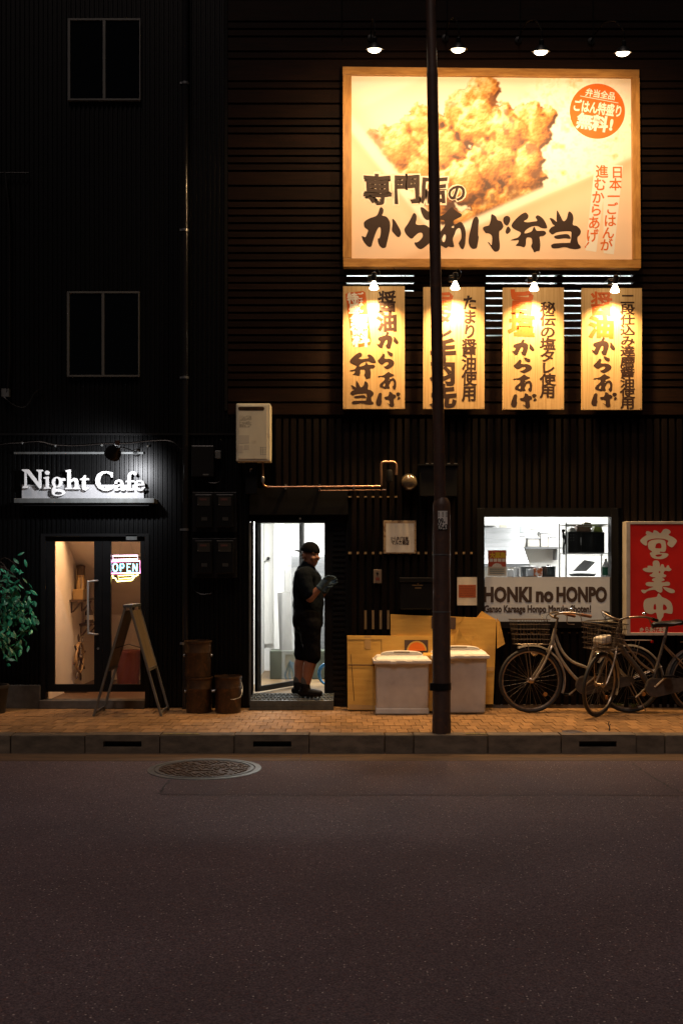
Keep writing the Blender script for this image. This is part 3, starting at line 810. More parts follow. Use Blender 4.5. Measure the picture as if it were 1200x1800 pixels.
build(MB().lathe([(.001, -.13), (.09, -.11), (.12, -.06), (.1, 0.0), (.09, .06)], (-2.45, .42, 2.5), n=24, cap=False), 'shade', emat('lamp_shade_glow', (1.0, .66, .36), 3.0), hl, smooth=True)
po = link(bpy.data.objects.new('hall_lamp', pl), hl); po.location = (0, 0, -0.22)

# pipes on the front
dp = build(MB().tube([(PX(325.5, -.07), -.07, 0.0), (PX(325.5, -.07), -.07, TOPZ)], 0.034, 16), 'downpipe', mat('black_gloss_pipe', (.012, .011, .011), .16, spec=.6), cb, smooth=True)
for py in (147, 405, 664, 931, 1131):
    build(MB().lathe([(.036, -.012), (.039, -.012), (.039, .012), (.036, .012)], (PX(325.5, -.07), -.07, PZ(py, -.07)), n=16, cap=False).box(PX(325.5, -.07) - .05, PX(325.5, -.07) - .03, -.09, .01, PZ(py, -.07) - .01, PZ(py, -.07) + .01), 'pipe_bracket', 'steel', dp)
build(MB().tube([P(9, 300, -.04), P(12, 330, -.05), P(17, 380, -.05), P(17, 640, -.05), P(13, 690, -.05)], 0.012, 8), 'conduit', 'blackmetal', cb)
build(MB().tube([P(-60, 306, -.03), P(8, 304, -.04), P(52, 304, -.04)], 0.008, 6), 'conduit', 'blackmetal', cb)
build(MB().tube(cr([P(5, 695, -.05), P(12, 702, -.06), P(25, 712, -.05), P(45, 715, -.04), P(62, 690, -.03), P(75, 682, -.03)], 5), 0.005, 6), 'cable', 'blackplastic', cb)
build(MB().pbox(3, 16, 683, 697, -.06, -.01), 'junction_box', 'greymetal', cb)
build(MB().tube(cr([P(-30, 790, -.03), P(10, 781, -.03), P(40, 779, -.03), P(70, 777, -.03), P(98, 783, -.03), P(140, 784, -.03), P(180, 781, -.03), P(225, 780, -.03), P(262, 776, -.03), P(300, 776, -.03), P(318, 790, -.03)], 6), 0.010, 8), 'cable', 'siding', cb)
for px, py in ((40, 779), (98, 784), (180, 783), (260, 785)):
    build(MB().lathe([(.012, 0), (.013, .018), (.006, .024)], P(px, py, -.035), (0, -1, 0), 10), 'cable_clip', 'greymetal', cb)


# ------------------------------------------------------------------ the big lit billboard
def vnoise(h, w_, cell, seed, octaves=4, pers=0.55):
    r = np.random.default_rng(seed); out = np.zeros((h, w_)); amp = 1; tot = 0
    for o in range(octaves):
        c = max(cell / 2 ** o, 1.0)
        gh, gw = int(h / c) + 3, int(w_ / c) + 3
        g = r.random((gh, gw)); yy, xx = np.mgrid[0:h, 0:w_] / c
        y0, x0 = yy.astype(int), xx.astype(int); fy, fx = yy - y0, xx - x0
        fy = fy * fy * (3 - 2 * fy); fx = fx * fx * (3 - 2 * fx)
        out += amp * ((g[y0, x0] * (1 - fx) + g[y0, x0 + 1] * fx) * (1 - fy) + (g[y0 + 1, x0] * (1 - fx) + g[y0 + 1, x0 + 1] * fx) * fy)
        tot += amp; amp *= pers
    return out / tot


BY = -0.10                                                   # billboard face depth
BX0, BX1, BY0, BY1 = 617.5, 1111.5, 131.0, 454.0             # printed area in photo pixels
GW, GH = 480, 314
gx, gy = np.meshgrid(np.linspace(BX0, BX1, GW), np.linspace(BY0, BY1, GH))
n1 = vnoise(GH, GW, 34, 1); n2 = vnoise(GH, GW, 9, 2, 3); n3 = vnoise(GH, GW, 4, 3, 2); n4 = vnoise(GH, GW, 60, 4, 3); n5 = vnoise(GH, GW, 15, 9, 3)
img = np.zeros((GH, GW, 3))
img[:] = (0.84, 0.62, 0.45)
img *= (1.0 - 0.10 * (n4[..., None] - .5))


def blend(col, a):
    global img
    a = np.clip(a, 0, 1)[..., None]; img = img * (1 - a) + np.asarray(col) * a


def sd(x0, y0, x1, y1):
    """signed distance above a line through two points (positive = up/right of it)"""
    L_ = math.hypot(x1 - x0, y1 - y0)
    return ((gx - x0) * (y1 - y0) - (gy - y0) * (x1 - x0)) / L_


s1 = sd(618, 232, 772, 424)          # left wall of the tray
s2 = sd(772, 424, 1150, 252)         # front wall of the tray
s3 = -sd(610, 196, 760, 122)
sr = -sd(1060, 125, 1135, 205)
soft = lambda v, k=2.0: 1 / (1 + np.exp(-np.clip(v / k, -30, 30)))
ins = soft(s1) * soft(s2)
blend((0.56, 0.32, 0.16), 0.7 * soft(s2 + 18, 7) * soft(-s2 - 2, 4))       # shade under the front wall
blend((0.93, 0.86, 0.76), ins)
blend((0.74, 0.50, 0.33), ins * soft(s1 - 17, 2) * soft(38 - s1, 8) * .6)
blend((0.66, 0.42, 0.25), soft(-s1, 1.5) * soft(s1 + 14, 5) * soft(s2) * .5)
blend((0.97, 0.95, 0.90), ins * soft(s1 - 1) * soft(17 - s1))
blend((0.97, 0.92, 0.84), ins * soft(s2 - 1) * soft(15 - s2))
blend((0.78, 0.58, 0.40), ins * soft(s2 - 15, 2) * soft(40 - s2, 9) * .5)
blend((0.80, 0.66, 0.52), soft(s3 - 6) * .55 * ins)
blend((0.82, 0.66, 0.50), soft(-sr) * .0 + soft(-(-sd(1060, 125, 1135, 205)), 2) * 0)
# rice
ra = np.clip(1.25 - np.hypot((gx - 1010) / 95, (gy - 225) / 95), 0, 1) * ins
gr = np.abs(n2 - .5) * 2
blend((0.96, 0.90, 0.80), np.minimum(ra * 4, 1) * .9)
blend((0.78, 0.62, 0.44), np.minimum(ra * 3, 1) * np.clip(gr * 2.2 - .35, 0, 1) * .55)
blend((0.84, 0.52, 0.20), np.minimum(ra * 3, 1) * np.clip(n5 - .60, 0, 1) * 4)
# fried chicken: bumpy lumps lit from the upper left
def blur(a, k):
    for ax in (0, 1):
        c_ = np.cumsum(np.pad(a, [(k + 1, k) if q == ax else (0, 0) for q in (0, 1)], mode='edge'), axis=ax)
        n_ = a.shape[ax]
        a = (np.take(c_, range(2 * k + 1, 2 * k + 1 + n_), axis=ax) - np.take(c_, range(0, n_), axis=ax)) / (2 * k + 1)
    return a


blobs = [(655, 250, 22, 27, .45), (698, 262, 52, 46, .75), (688, 300, 38, 36, .85), (748, 226, 44, 42, .7), (775, 262, 48, 50, .9), (738, 300, 42, 40, .95), (808, 200, 34, 40, .8), (850, 168, 30, 42, .85),
         (838, 215, 46, 44, 1.0), (886, 232, 52, 52, 1.05), (868, 282, 54, 50, 1.25), (918, 290, 42, 56, 1.1), (930, 222, 40, 42, .9), (962, 200, 19, 15, .9), (905, 345, 44, 34, 1.15), (812, 320, 50, 46, 1.5), (852, 352, 36, 30, 1.3), (772, 338, 38, 34, 1.35), (730, 340, 30, 24, 1.0), (765, 372, 40, 20, 1.1), (815, 382, 36, 18, 1.2)]
H = np.full((GH, GW), -9.0)
for i, (cx, cy, rx, ry, hh) in enumerate(blobs):
    wx = (vnoise(GH, GW, 22, 90 + i) - .5) * 26 + (n2 - .5) * 14 + (n3 - .5) * 4; wy = (vnoise(GH, GW, 22, 50 + i) - .5) * 26 + (n2 - .5) * 8 + (n3 - .5) * 5
    q = ((gx - cx + wx) / rx) ** 2 + ((gy - cy + wy) / ry) ** 2
    H = np.maximum(H, np.where(q < 1, hh * 42 + min(rx, ry) * 1.15 * np.sqrt(np.clip(1 - q, 0, 1)), -9))
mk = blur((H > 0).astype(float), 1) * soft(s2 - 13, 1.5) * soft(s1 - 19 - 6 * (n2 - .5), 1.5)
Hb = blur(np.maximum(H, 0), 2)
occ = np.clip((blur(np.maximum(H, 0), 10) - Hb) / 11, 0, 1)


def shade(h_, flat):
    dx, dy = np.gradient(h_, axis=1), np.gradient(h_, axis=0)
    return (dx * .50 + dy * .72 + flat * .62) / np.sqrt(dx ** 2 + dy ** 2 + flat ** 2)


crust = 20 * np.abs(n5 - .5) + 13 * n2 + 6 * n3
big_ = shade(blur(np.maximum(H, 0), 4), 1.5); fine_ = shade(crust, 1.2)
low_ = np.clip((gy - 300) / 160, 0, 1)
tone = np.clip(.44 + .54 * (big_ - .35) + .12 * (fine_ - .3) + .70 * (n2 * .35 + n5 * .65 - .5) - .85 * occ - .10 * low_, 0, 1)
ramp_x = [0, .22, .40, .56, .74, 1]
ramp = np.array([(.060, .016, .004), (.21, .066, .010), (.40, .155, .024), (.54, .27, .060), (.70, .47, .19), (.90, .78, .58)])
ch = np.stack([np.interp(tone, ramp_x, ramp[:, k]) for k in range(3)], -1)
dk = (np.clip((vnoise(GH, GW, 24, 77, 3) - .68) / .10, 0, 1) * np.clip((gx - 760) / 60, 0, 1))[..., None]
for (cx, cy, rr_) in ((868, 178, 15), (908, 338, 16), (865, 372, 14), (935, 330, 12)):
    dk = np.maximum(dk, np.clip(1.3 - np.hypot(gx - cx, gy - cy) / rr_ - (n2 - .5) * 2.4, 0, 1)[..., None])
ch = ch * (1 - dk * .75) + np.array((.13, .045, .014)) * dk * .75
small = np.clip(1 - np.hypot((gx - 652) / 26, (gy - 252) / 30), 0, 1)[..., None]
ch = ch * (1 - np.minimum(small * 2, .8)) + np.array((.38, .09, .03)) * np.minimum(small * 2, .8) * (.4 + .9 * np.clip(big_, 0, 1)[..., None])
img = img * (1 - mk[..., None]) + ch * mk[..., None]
img = np.clip(img, .005, .97)

bb = thing('billboard', 'large wooden framed billboard with a photograph of fried chicken and black brush lettering', 'billboard', (PX(864), -.02, PZ(300)))


def bpt(px, py, y): return P(px, py + 0.010 * (px - 617) * (1 - (py - 118) / 600), y)     # the board hangs slightly out of level


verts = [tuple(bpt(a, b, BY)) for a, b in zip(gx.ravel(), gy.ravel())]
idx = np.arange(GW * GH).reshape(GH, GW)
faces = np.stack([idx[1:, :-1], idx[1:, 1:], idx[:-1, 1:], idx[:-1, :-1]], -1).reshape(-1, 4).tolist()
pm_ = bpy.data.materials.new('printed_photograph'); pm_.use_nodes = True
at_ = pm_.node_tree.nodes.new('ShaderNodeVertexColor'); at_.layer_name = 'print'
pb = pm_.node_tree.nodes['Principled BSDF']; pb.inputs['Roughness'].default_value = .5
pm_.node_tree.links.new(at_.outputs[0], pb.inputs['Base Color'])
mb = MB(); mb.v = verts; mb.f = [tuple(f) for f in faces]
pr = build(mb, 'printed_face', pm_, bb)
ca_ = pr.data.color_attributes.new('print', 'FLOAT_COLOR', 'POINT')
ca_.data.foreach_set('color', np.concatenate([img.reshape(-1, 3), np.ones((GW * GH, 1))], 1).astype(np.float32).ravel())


def fquad(a, b, c, e, y0, y1):
    f = [bpt(*p, y0) for p in (a, b, c, e)]
    k = [(p.x, y1, p.z) for p in f]
    return MB().add([tuple(p) for p in f] + k, [(0, 1, 2, 3), (7, 6, 5, 4), (0, 4, 5, 1), (1, 5, 6, 2), (2, 6, 7, 3), (3, 7, 4, 0)])


fy0, fy1 = BY - .035, -.045
build(fquad((602, 131), (1123, 131), (1123, 117), (602, 117), fy0, fy1), 'frame_rail', 'framewood', bb, bevel=.004)
build(fquad((603, 469), (1126, 469), (1126, 454), (603, 454), fy0, fy1), 'frame_rail', 'framewood', bb, bevel=.004)
build(fquad((602.5, 453.8), (618, 453.8), (617.5, 131.2), (602, 131.2), fy0 - .002, fy1), 'frame_stile', 'framewoodv', bb, bevel=.004)
build(fquad((1111.5, 453.8), (1126, 453.8), (1123.5, 131.2), (1109.5, 131.2), fy0 - .002, fy1), 'frame_stile', 'framewoodv', bb, bevel=.004)
build(fquad((610, 462), (1118, 462), (1117, 124), (610, 124), BY + .004, -.04), 'backing_board', 'backing', bb)
for px in (680, 1040):
    build(MB().pbox(px, px + 12, 150, 440, -.04, .0), 'mounting_batten', 'blackmetal', bb)
# brush title, with its pale halo
LY = BY - .0016
title = [('か', 670, 400, 69, 72), ('ら', 735, 401, 50, 74), ('あ', 789, 401, 58, 74), ('げ', 860, 409.5, 74, 66), ('弁', 929, 408.5, 64, 70), ('当', 992, 404, 56, 68)]
m = MB()
for chh, cx, cy, ww, hh in title: put(m, TR[chh], cx, cy, ww, hh, LY)
small_t = [('専', 663, 332, 52, 56), ('門', 714, 332, 50, 54), ('店', 762, 332, 50, 54), ('の', 802.5, 338, 34, 34)]
for chh, cx, cy, ww, hh in small_t: put(m, glyph(chh, .030), cx, cy, ww, hh, LY, wob=.02)
build(m, 'brush_lettering', 'ink', bb)
m = MB()
for chh, cx, cy, ww, hh in small_t: put(m, glyph(chh, .085), cx, cy, ww, hh, BY - .0007)
build(m, 'lettering_halo', 'haloink', bb)
# side lines and their white strips
m = MB()
for poly in ([(1059, 288), (1094, 291), (1078, 447), (1060, 445)], [(1045, 284), (1068, 286), (1047, 443), (1028, 440)]):
    m.add([P(a, b, BY - (.0007 if poly[0][0] > 1050 else .0004)) for a, b in poly], [(3, 2, 1, 0)])
build(m, 'white_strip', 'whiteink', bb)
m = MB()
column(m, '日本一ごはんが', 1084, 292, 441, 21, LY, .018, 0, dx=-3.2, traced_ok=False)
column(m, '進むからあげ', 1057, 290, 425, 21, LY, .018, 0, dx=-3.4, traced_ok=False)
put(m, glyph('!', .03), 1036, 433, 16, 16, LY, rot=35)
build(m, 'side_lettering', 'orangeink', bb)
# round badge
bc = P(1049, 195.5, BY - .0009); br = 48.5 * (BY - CY) / F
m = MB(); m.add([bc] + [bc + Vector((br * math.cos(a * math.pi / 36), 0, br * math.sin(a * math.pi / 36))) for a in range(72)], [(0, k + 1, (k + 1) % 72 + 1) for k in range(72)])
bdg = build(m, 'round_badge', 'orangeink', bb)
m = MB()
row(m, '弁当全品', 1028, 1081, 165.5, 14.5, LY - .0006, .025, 9)
row(m, 'ごはん特盛り', 1006, 1094, 190, 22, LY - .0006, .032, 8)
row(m, '無料', 1013, 1068, 215, 28, LY - .0006, .045, 9)
put(m, glyph('!', .05), 1083, 220, 26, 26, LY - .0006, rot=9)
m.add([P(a, b, LY - .0006) for a, b in ((1019, 168), (1086, 180.5), (1086, 181.6), (1019, 169.1))], [(3, 2, 1, 0)])
build(m, 'badge_lettering', 'whiteink', bdg)


# ------------------------------------------------------------------ lamps over the billboard
WARM = (1.0, 0.63, 0.30)
for i, (px, py, where) in enumerate(((658, 86, 'nearest the downpipe'), (805, 86, 'just beside the steel pole'), (950, 90, 'third along, over the rice in the picture'), (1094, 92, 'over the orange badge'))):
    y = -1.25
    c = P(px, py, y)
    lt_ = thing('billboard_lamp', 'lit dome lamp above the billboard, ' + where, 'lamp', c, 'lamps above the billboard')
    ax = Vector((0, .30, -1)).normalized()
    build(MB().lathe([(.012, -.10), (.022, -.09), (.024, -.05), (.05, -.035), (.078, 0.0), (.080, .004), (.074, .004), (.046, -.03), (.02, -.045)], c, ax, 24, cap=False), 'shade', 'blackmetal', lt_, smooth=True)
    build(MB().ball(c + ax * .002, .062, 20, 10, (1, 1, .36)), 'bulb', 'bulb', lt_, smooth=True)
    arm = cr([c - ax * .10, c - ax * .16 + Vector((0, .02, .03)), c + Vector((0, .30, .44)), c + Vector((0, .80, .66)), c + Vector((0, 1.255, .72))], 5)
    build(MB().tube(arm, .007, 8), 'arm', 'mattblack', lt_, smooth=True)
    build(MB().lathe([(.035, 0), (.035, .012), (.01, .016)], c + Vector((0, 1.25, .72)), (0, -1, 0), 16), 'wall_plate', 'blackmetal', lt_)
    build(MB().tube([c + Vector((.02 if i else -.30, 1.24, .72)), c + Vector((.02 if i else -.30, 1.24, 1.6))], .006, 6), 'conduit', 'mattblack', lt_)
    sp = bpy.data.lights.new('billboard_lamp_light', 'SPOT'); sp.energy = 80; sp.color = WARM; sp.spot_size = R(146); sp.spot_blend = .8; sp.shadow_soft_size = .035
    s_ = link(bpy.data.objects.new('billboard_lamp_light', sp), lt_); s_.location = ax * .06
    s_.rotation_euler = (-Vector((-.03, 1.0, -.72)).normalized()).to_track_quat('Z', 'Y').to_euler()

# ------------------------------------------------------------------ four wooden menu boards and their lamps
WY = -.085
boards = [(602.5, 711, 503, 719, 'first wooden menu board, with a slanted red tag and vertical brush lettering'),
          (743.5, 851, 504.5, 719, 'second wooden menu board, partly hidden behind the steel pole'),
          (883, 990.5, 505.5, 720, 'third wooden menu board, between the pole and the last board'),
          (1021.5, 1127.5, 506.5, 720.5, 'fourth wooden menu board, farthest from the pole, with the longest small lettering')]
for i, (a, c, e, f, lab) in enumerate(boards):
    bd = thing('menu_board', lab, 'sign board', (PX((a + c) / 2), -.03, PZ(f)), 'wooden menu boards under the billboard')
    build(MB().pbox(a, c, e, f, WY, WY + .03), 'board', 'wood', bd, bevel=.002)
    build(MB().pbox((a + c) / 2 - 20, (a + c) / 2 + 20, e + 20, f - 20, WY + .031, .0), 'wall_bracket', 'blackmetal', bd)
    for qx, qy in ((a + 3, f - 3), (c - 3, f - 3)):
        build(MB().lathe([(.005, 0), (.004, .002), (.001, .003)], P(qx, qy, WY), (0, -1, 0), 8), 'screw', 'steel', bd)
    ly = WY - .0012
    ink, oran, wht, tagm = MB(), MB(), MB(), MB()
    if i == 0:
        put(ink, glyph('醤', .022), 680, 530, 34, 40, ly, wob=.015); put(ink, glyph('油', .045), 680, 564.5, 36, 38, ly, wob=.02)
        put(ink, TR['か'], 681, 598, 38, 30, ly); put(ink, TR['ら'], 678, 633, 29, 32, ly); put(ink, TR['あ'], 680, 669, 32, 31, ly); put(ink, TR['げ'], 682, 702, 43, 27, ly)
        put(ink, TR['弁'], 637, 643, 47, 47, ly); put(ink, TR['当'], 636, 690, 41, 42, ly)
        tg = [(607, 517), (611, 514.5), (638, 511.5), (642, 514), (652, 600), (650, 607), (626, 611), (619, 608)]
        tagm.add([P(u, v, WY - .0008) for u, v in tg], [tuple(range(len(tg) - 1, -1, -1))])
        column(wht, 'ごはん', 632.5, 514, 550, 11, ly, .03, 0, traced_ok=False); column(wht, '特盛', 619, 515, 551, 17, ly, .04, 0, dx=3, traced_ok=False)
        column(wht, '無料', 631, 551, 609, 28, ly, .05, 0, dx=3, traced_ok=False)
    elif i == 1:
        column(oran, '旨', 778, 513, 545, 36, ly, .045, .02)
        column(ink, 'タレ', 778, 545, 595, 32, ly, .045, .02); column(ink, '手羽先', 779, 597, 715, 42, ly, .05, .02)
        column(ink, 'たまり', 825, 519, 595, 24, ly, .035, .02); column(ink, '醤油使用', 824, 596, 705, 25, ly, .03, .015)
    elif i == 2:
        column(oran, '旨塩', 916, 511, 591, 42, ly, .05, .02)
        column(ink, 'か', 919, 595, 626, 40, ly); column(ink, 'ら', 918, 627, 657, 33, ly); column(ink, 'あ', 918, 657, 690, 34, ly); column(ink, 'げ', 920, 690, 719, 46, ly)
        column(ink, '秘伝の塩タレ使用', 962, 531, 699, 26, ly, .032, .015)
    else:
        put(oran, glyph('醤', .024), 1056, 534, 40, 44, ly, wob=.02); put(oran, glyph('油', .05), 1056, 575, 46, 40, ly, wob=.02)
        column(ink, 'か', 1060, 591, 626, 42, ly); column(ink, 'ら', 1058, 625, 657, 32, ly); column(ink, 'あ', 1059, 656, 690, 34, ly); column(ink, 'げ', 1061, 688, 717, 46, ly)
        column(ink, '二段仕込み達磨醤油使用', 1102, 516, 718, 24, ly, .03, .015)
    if tagm.v: build(tagm, 'red_tag', 'boardorange', bd)
    build(ink, 'brush_lettering', 'ink', bd)
    if oran.v: build(oran, 'orange_lettering', 'boardorange', bd)
    if wht.v: build(wht, 'tag_lettering', 'boardwhite', bd)

for i, (px, py, where) in enumerate(((657, 503, 'first board with the red tag'), (799.5, 503, 'second board beside the pole'), (938, 505, 'third board'), (1080, 508, 'fourth and last board'))):
    y = -.27
    c = P(px, py, y)
    ax = Vector((0, .25, -1)).normalized()
    lp = thing('clip_lamp', 'lit reflector bulb in a black clip socket over the ' + where, 'lamp', c, 'clip lamps over the menu boards')
    build(MB().lathe([(.012, -.07), (.017, -.045), (.030, -.015), (.044, .012), (.047, .024), (.040, .034), (.02, .040), (.001, .042)], c, ax, 24, cap=False), 'bulb', 'bulb', lp, smooth=True)
    build(MB().lathe([(.014, -.135), (.026, -.13), (.027, -.08), (.021, -.055), (.019, -.05)], c, ax, 18), 'socket', 'blackplastic', lp, smooth=True)
    q = c - ax * .10
    build(MB().tube([q, q + Vector((-.045 if i else -.03, .03, .0)), Vector((q.x - .05, BY + .01, q.z + .02))], .011, 8), 'clip_arm', 'blackplastic', lp)
    build(MB().box(q.x - .062, q.x - .022, y + .02, y + .06, q.z - .045, q.z + .02), 'clip', 'blackplastic', lp, bevel=.006)
    wq = c - ax * .135
    build(MB().tube(cr([wq, wq + Vector((.02, .0, .03)), wq + Vector((.055, .03, .02)), wq + Vector((.06, .10, -.01)), wq + Vector((.03, .24, -.04))], 6), .0032, 6), 'cable', 'blackplastic', lp)
    sp = bpy.data.lights.new('clip_lamp_light', 'SPOT'); sp.energy = 255; sp.color = (1.0, .60, .25); sp.spot_size = R(128); sp.spot_blend = 1.0; sp.shadow_soft_size = .04
    s_ = link(bpy.data.objects.new('clip_lamp_light', sp), lp); s_.location = ax * .05
    s_.rotation_euler = (-ax).to_track_quat('Z', 'Y').to_euler()
cbl = MB().tube(cr([P(690, 470, -.11), P(698, 478, -.09), P(706, 486, -.09), P(711, 489, -.05), P(712, 480, -.02)], 5), .003, 6)
o = build(cbl, 'hanging_cable', 'blackplastic'); tag(o, 'thin black cable looping beneath the billboard frame above the first board', 'cable')

# ------------------------------------------------------------------ cafe sign
sg = thing('cafe_sign', 'white raised letters reading Night Cafe standing on a lit ledge over the door', 'sign', (PX(147), -.05, PZ(877)))
build(MB().pbox(25, 271, 876, 884, -.20, .006), 'ledge', 'greymetal', sg, bevel=.003)
build(MB().pbox(40, 262, 884.2, 889, -.17, .006), 'ledge_trim', 'blackmetal', sg)
build(MB().pbox(39, 253, 852, 875.8, -.034, -.028), 'back_panel', mat('sign_back_panel', (.36, .36, .37), .5), sg)
build(MB().pbox(25, 252, 794.5, 798, -.03, .0), 'top_rail', 'greymetal', sg)
ell = lambda cx, cy, rx, ry, n=18: [(cx + rx * math.cos(2 * math.pi * k / n), cy + ry * math.sin(2 * math.pi * k / n)) for k in range(n)]
NC = {
 'N': [[[(88,300),(140,300),(222,405),(222,322),(205,310),(205,303),(255,303),(255,310),(240,322),(240,455),(228,455),(122,322),(122,430),(148,444),(148,452),(92,452),(92,444),(108,430),(108,322),(88,308)]]],
 'i': [[ell(291, 327, 17, 17)], [[(263,366),(302,356),(302,440),(318,450),(318,457),(264,457),(264,450),(280,440),(280,380),(263,374)]]],
 'g': [[ell(372, 404, 43, 44), ell(370, 404, 18, 33)], [[(396,372),(437,372),(437,392),(408,394)]], [ell(382, 488, 54, 28, 24), ell(380, 494, 34, 13, 20)], [[(345,435),(368,442),(352,456),(405,460),(425,472),(400,474),(350,474),(330,480),(330,462)]]],
 'h': [[[(440,308),(480,300),(480,388),(510,368),(535,376),(542,400),(542,440),(558,453),(558,460),(500,460),(500,453),(516,440),(516,400),(505,393),(480,408),(480,445),(495,453),(495,460),(438,460),(438,453),(455,445),(455,325),(440,316)]]],
 't': [[[(602,348),(602,372),(628,372),(628,387),(602,387),(602,440),(612,454),(630,446),(630,453),(605,472),(580,465),(574,445),(574,387),(558,387),(558,378),(580,368),(592,348)]]],
 'C': [[[(822,325),(822,365),(812,365),(800,340),(775,329),(745,335),(725,360),(718,392),(725,430),(750,455),(785,458),(815,440),(832,422),(838,432),(820,460),(785,473),(745,472),(705,450),(684,415),(684,375),(700,340),(735,318),(775,315),(805,322)]]],
 'a': [[[(838,415),(845,392),(875,382),(900,390),(910,410),(910,450),(918,460),(930,455),(930,463),(912,474),(890,470),(885,460),(865,473),(840,472),(832,450),(845,432),(885,420),(885,408),(875,395),(862,400),(858,415),(845,420)], [(885,432),(862,442),(860,455),(872,460),(885,452)]]],
 'f': [[[(944,390),(945,350),(960,325),(985,315),(1010,322),(1018,340),(1005,350),(995,345),(985,330),(972,345),(970,390),(1000,390),(1000,403),(970,403),(970,450),(988,462),(988,470),(935,470),(935,462),(944,450),(944,403),(928,403),(928,395)]]],
 'e': [[[(1082,428),(1022,430),(1028,450),(1048,460),(1068,452),(1080,440),(1085,446),(1065,470),(1035,475),(1008,462),(996,435),(1002,405),(1025,387),(1055,387),(1075,402)], [(1021,418),(1028,400),(1043,396),(1056,406),(1057,417)]]],
}
for chn, groups in NC.items():
    m = MB()
    for gi, loops in enumerate(groups):
        cu = bpy.data.curves.new('trace', 'CURVE'); cu.dimensions = '2D'; cu.fill_mode = 'BOTH'; cu.extrude = 1
        for lp_ in loops:
            s2_ = cu.splines.new('POLY'); s2_.points.add(len(lp_) - 1); s2_.use_cyclic_u = True
            for q, p in zip(s2_.points, lp_): q.co = (p[0], -p[1], 0, 1)
        o = bpy.data.objects.new('s', cu); C.objects.link(o)
        dg = bpy.context.evaluated_depsgraph_get(); me = o.evaluated_get(dg).to_mesh()
        yf = -.085 - .0008 * gi
        vs = []
        for v in me.vertices:
            p = P(20 + v.co.x / 4.615, 760 - v.co.y / 4.615, yf)
            vs.append((p.x, yf if v.co.z > 0 else yf + .03, p.z))
        m.add(vs, [tuple(p.vertices) for p in me.polygons])
        o.evaluated_get(dg).to_mesh_clear(); bpy.data.objects.remove(o); bpy.data.curves.remove(cu)
    o = build(m, 'letter', 'white', sg)
    bmm = bmesh.new(); bmm.from_mesh(o.data); bmesh.ops.remove_doubles(bmm, verts=bmm.verts, dist=1e-5); bmesh.ops.recalc_face_normals(bmm, faces=bmm.faces); bmm.to_mesh(o.data); bmm.free()
for px in (52, 82, 101, 120, 148, 185, 212, 228, 246):
    build(MB().tube([P(px, 856, -.09), (PX(px), -.03, PZ(856))], .005, 6), 'letter_pin', 'steel', sg)

y = -.85
c = P(200, 795, y)
cl = thing('cafe_spotlight', 'black round spotlight on an arm shining down on the cafe sign', 'spotlight', c)
aim = P(168, 868, -.03); ax = (aim - c).normalized(); ax2 = (ax + Vector((.0, -.35, -.1))).normalized()
build(MB().lathe([(.03, -.10), (.04, -.09), (.045, -.05), (.075, -.01), (.080, .04), (.076, .042), (.07, .0), (.03, -.03)], c, ax2, 26, cap=False), 'lamp_head', 'blackmetal', cl, smooth=True)
build(MB().ball(c + ax2 * .0, .045, 16, 10), 'bulb', 'bulbw', cl, smooth=True)
build(MB().lathe([(.022, 0), (.022, .045)], c - ax2 * .10 + Vector((-.0, 0, .0)), (0, 0, 1), 14), 'swivel', 'pole', cl)
build(MB().tube([c - ax2 * .08, P(222, 788, -.45), P(240, 795, -.03)], .007, 8), 'arm', 'blackmetal', cl)
build(MB().lathe([(.04, 0), (.04, .02), (.03, .03)], P(240, 796, .0), (0, -1, 0), 20), 'wall_mount', 'blackmetal', cl)
sp = bpy.data.lights.new('cafe_spot', 'SPOT'); sp.energy = 75; sp.color = (.95, .96, 1.0); sp.spot_size = R(120); sp.spot_blend = 1.0; sp.shadow_soft_size = .03
s_ = link(bpy.data.objects.new('cafe_spot', sp), cl); s_.location = ax * .075
s_.rotation_euler = (-ax).to_track_quat('Z', 'Y').to_euler()

# ------------------------------------------------------------------ neon sign inside the cafe door
ny = .16
ne = thing('neon_sign', 'glowing pink, blue and yellow neon OPEN sign behind the cafe door glass', 'neon sign', P(221, 1000, ny))
E1 = emat('neon_pink', (1.0, .26, .60), 11); E2 = emat('neon_cyan', (.22, .82, 1.0), 11); E3 = emat('neon_yellow', (1.0, .80, .20), 11); E4 = emat('neon_white', (1.0, .66, .88), 8)


def neon(pts, m_, r=.0062, closed=False, nm='neon_tube'): build(MB().tube([P(a, b, ny) for a, b in pts], r, 8, closed), nm, m_, ne, smooth=True)


neon([(199, 977), (242, 976.5), (242, 983), (199, 984)], E4, closed=True)
neon([(196, 987), (246, 986), (246.5, 1007), (196, 1008)], E1, closed=True)
neon([(203 + 4.2 * math.cos(a * .524), 997.5 + 7 * math.sin(a * .524)) for a in range(12)], E2, .0042, True)
neon([(212, 1004), (212, 991), (217, 991), (218, 995), (217, 998), (212.5, 998)], E2, .0042)
neon([(230, 991), (224, 991), (224, 997), (229, 997), (224, 997.2), (224, 1004), (230, 1004)], E2, .0042)
for sg_ in ([(234, 1004), (234, 991)], [(234.3, 991), (240.7, 1004)], [(241, 1004), (241, 991)]): neon(sg_, E2, .0042)
neon([(198, 1011), (199, 1016), (203, 1016), (206, 1022), (232, 1020), (237, 1013), (243, 1010)], E3)
neon([(208, 1012), (236, 1011), (231, 1016), (209, 1017.5)], E3, .0042, True)
build(MB().tube([P(208, 976, ny), P(216, 950, ny)], .0015, 5).tube([P(236, 976, ny), P(228, 950, ny)], .0015, 5), 'hanging_wire', 'steel', ne)
build(MB().pbox(196, 246, 976, 1023, ny + .012, ny + .015), 'clear_backing', 'glass', ne)

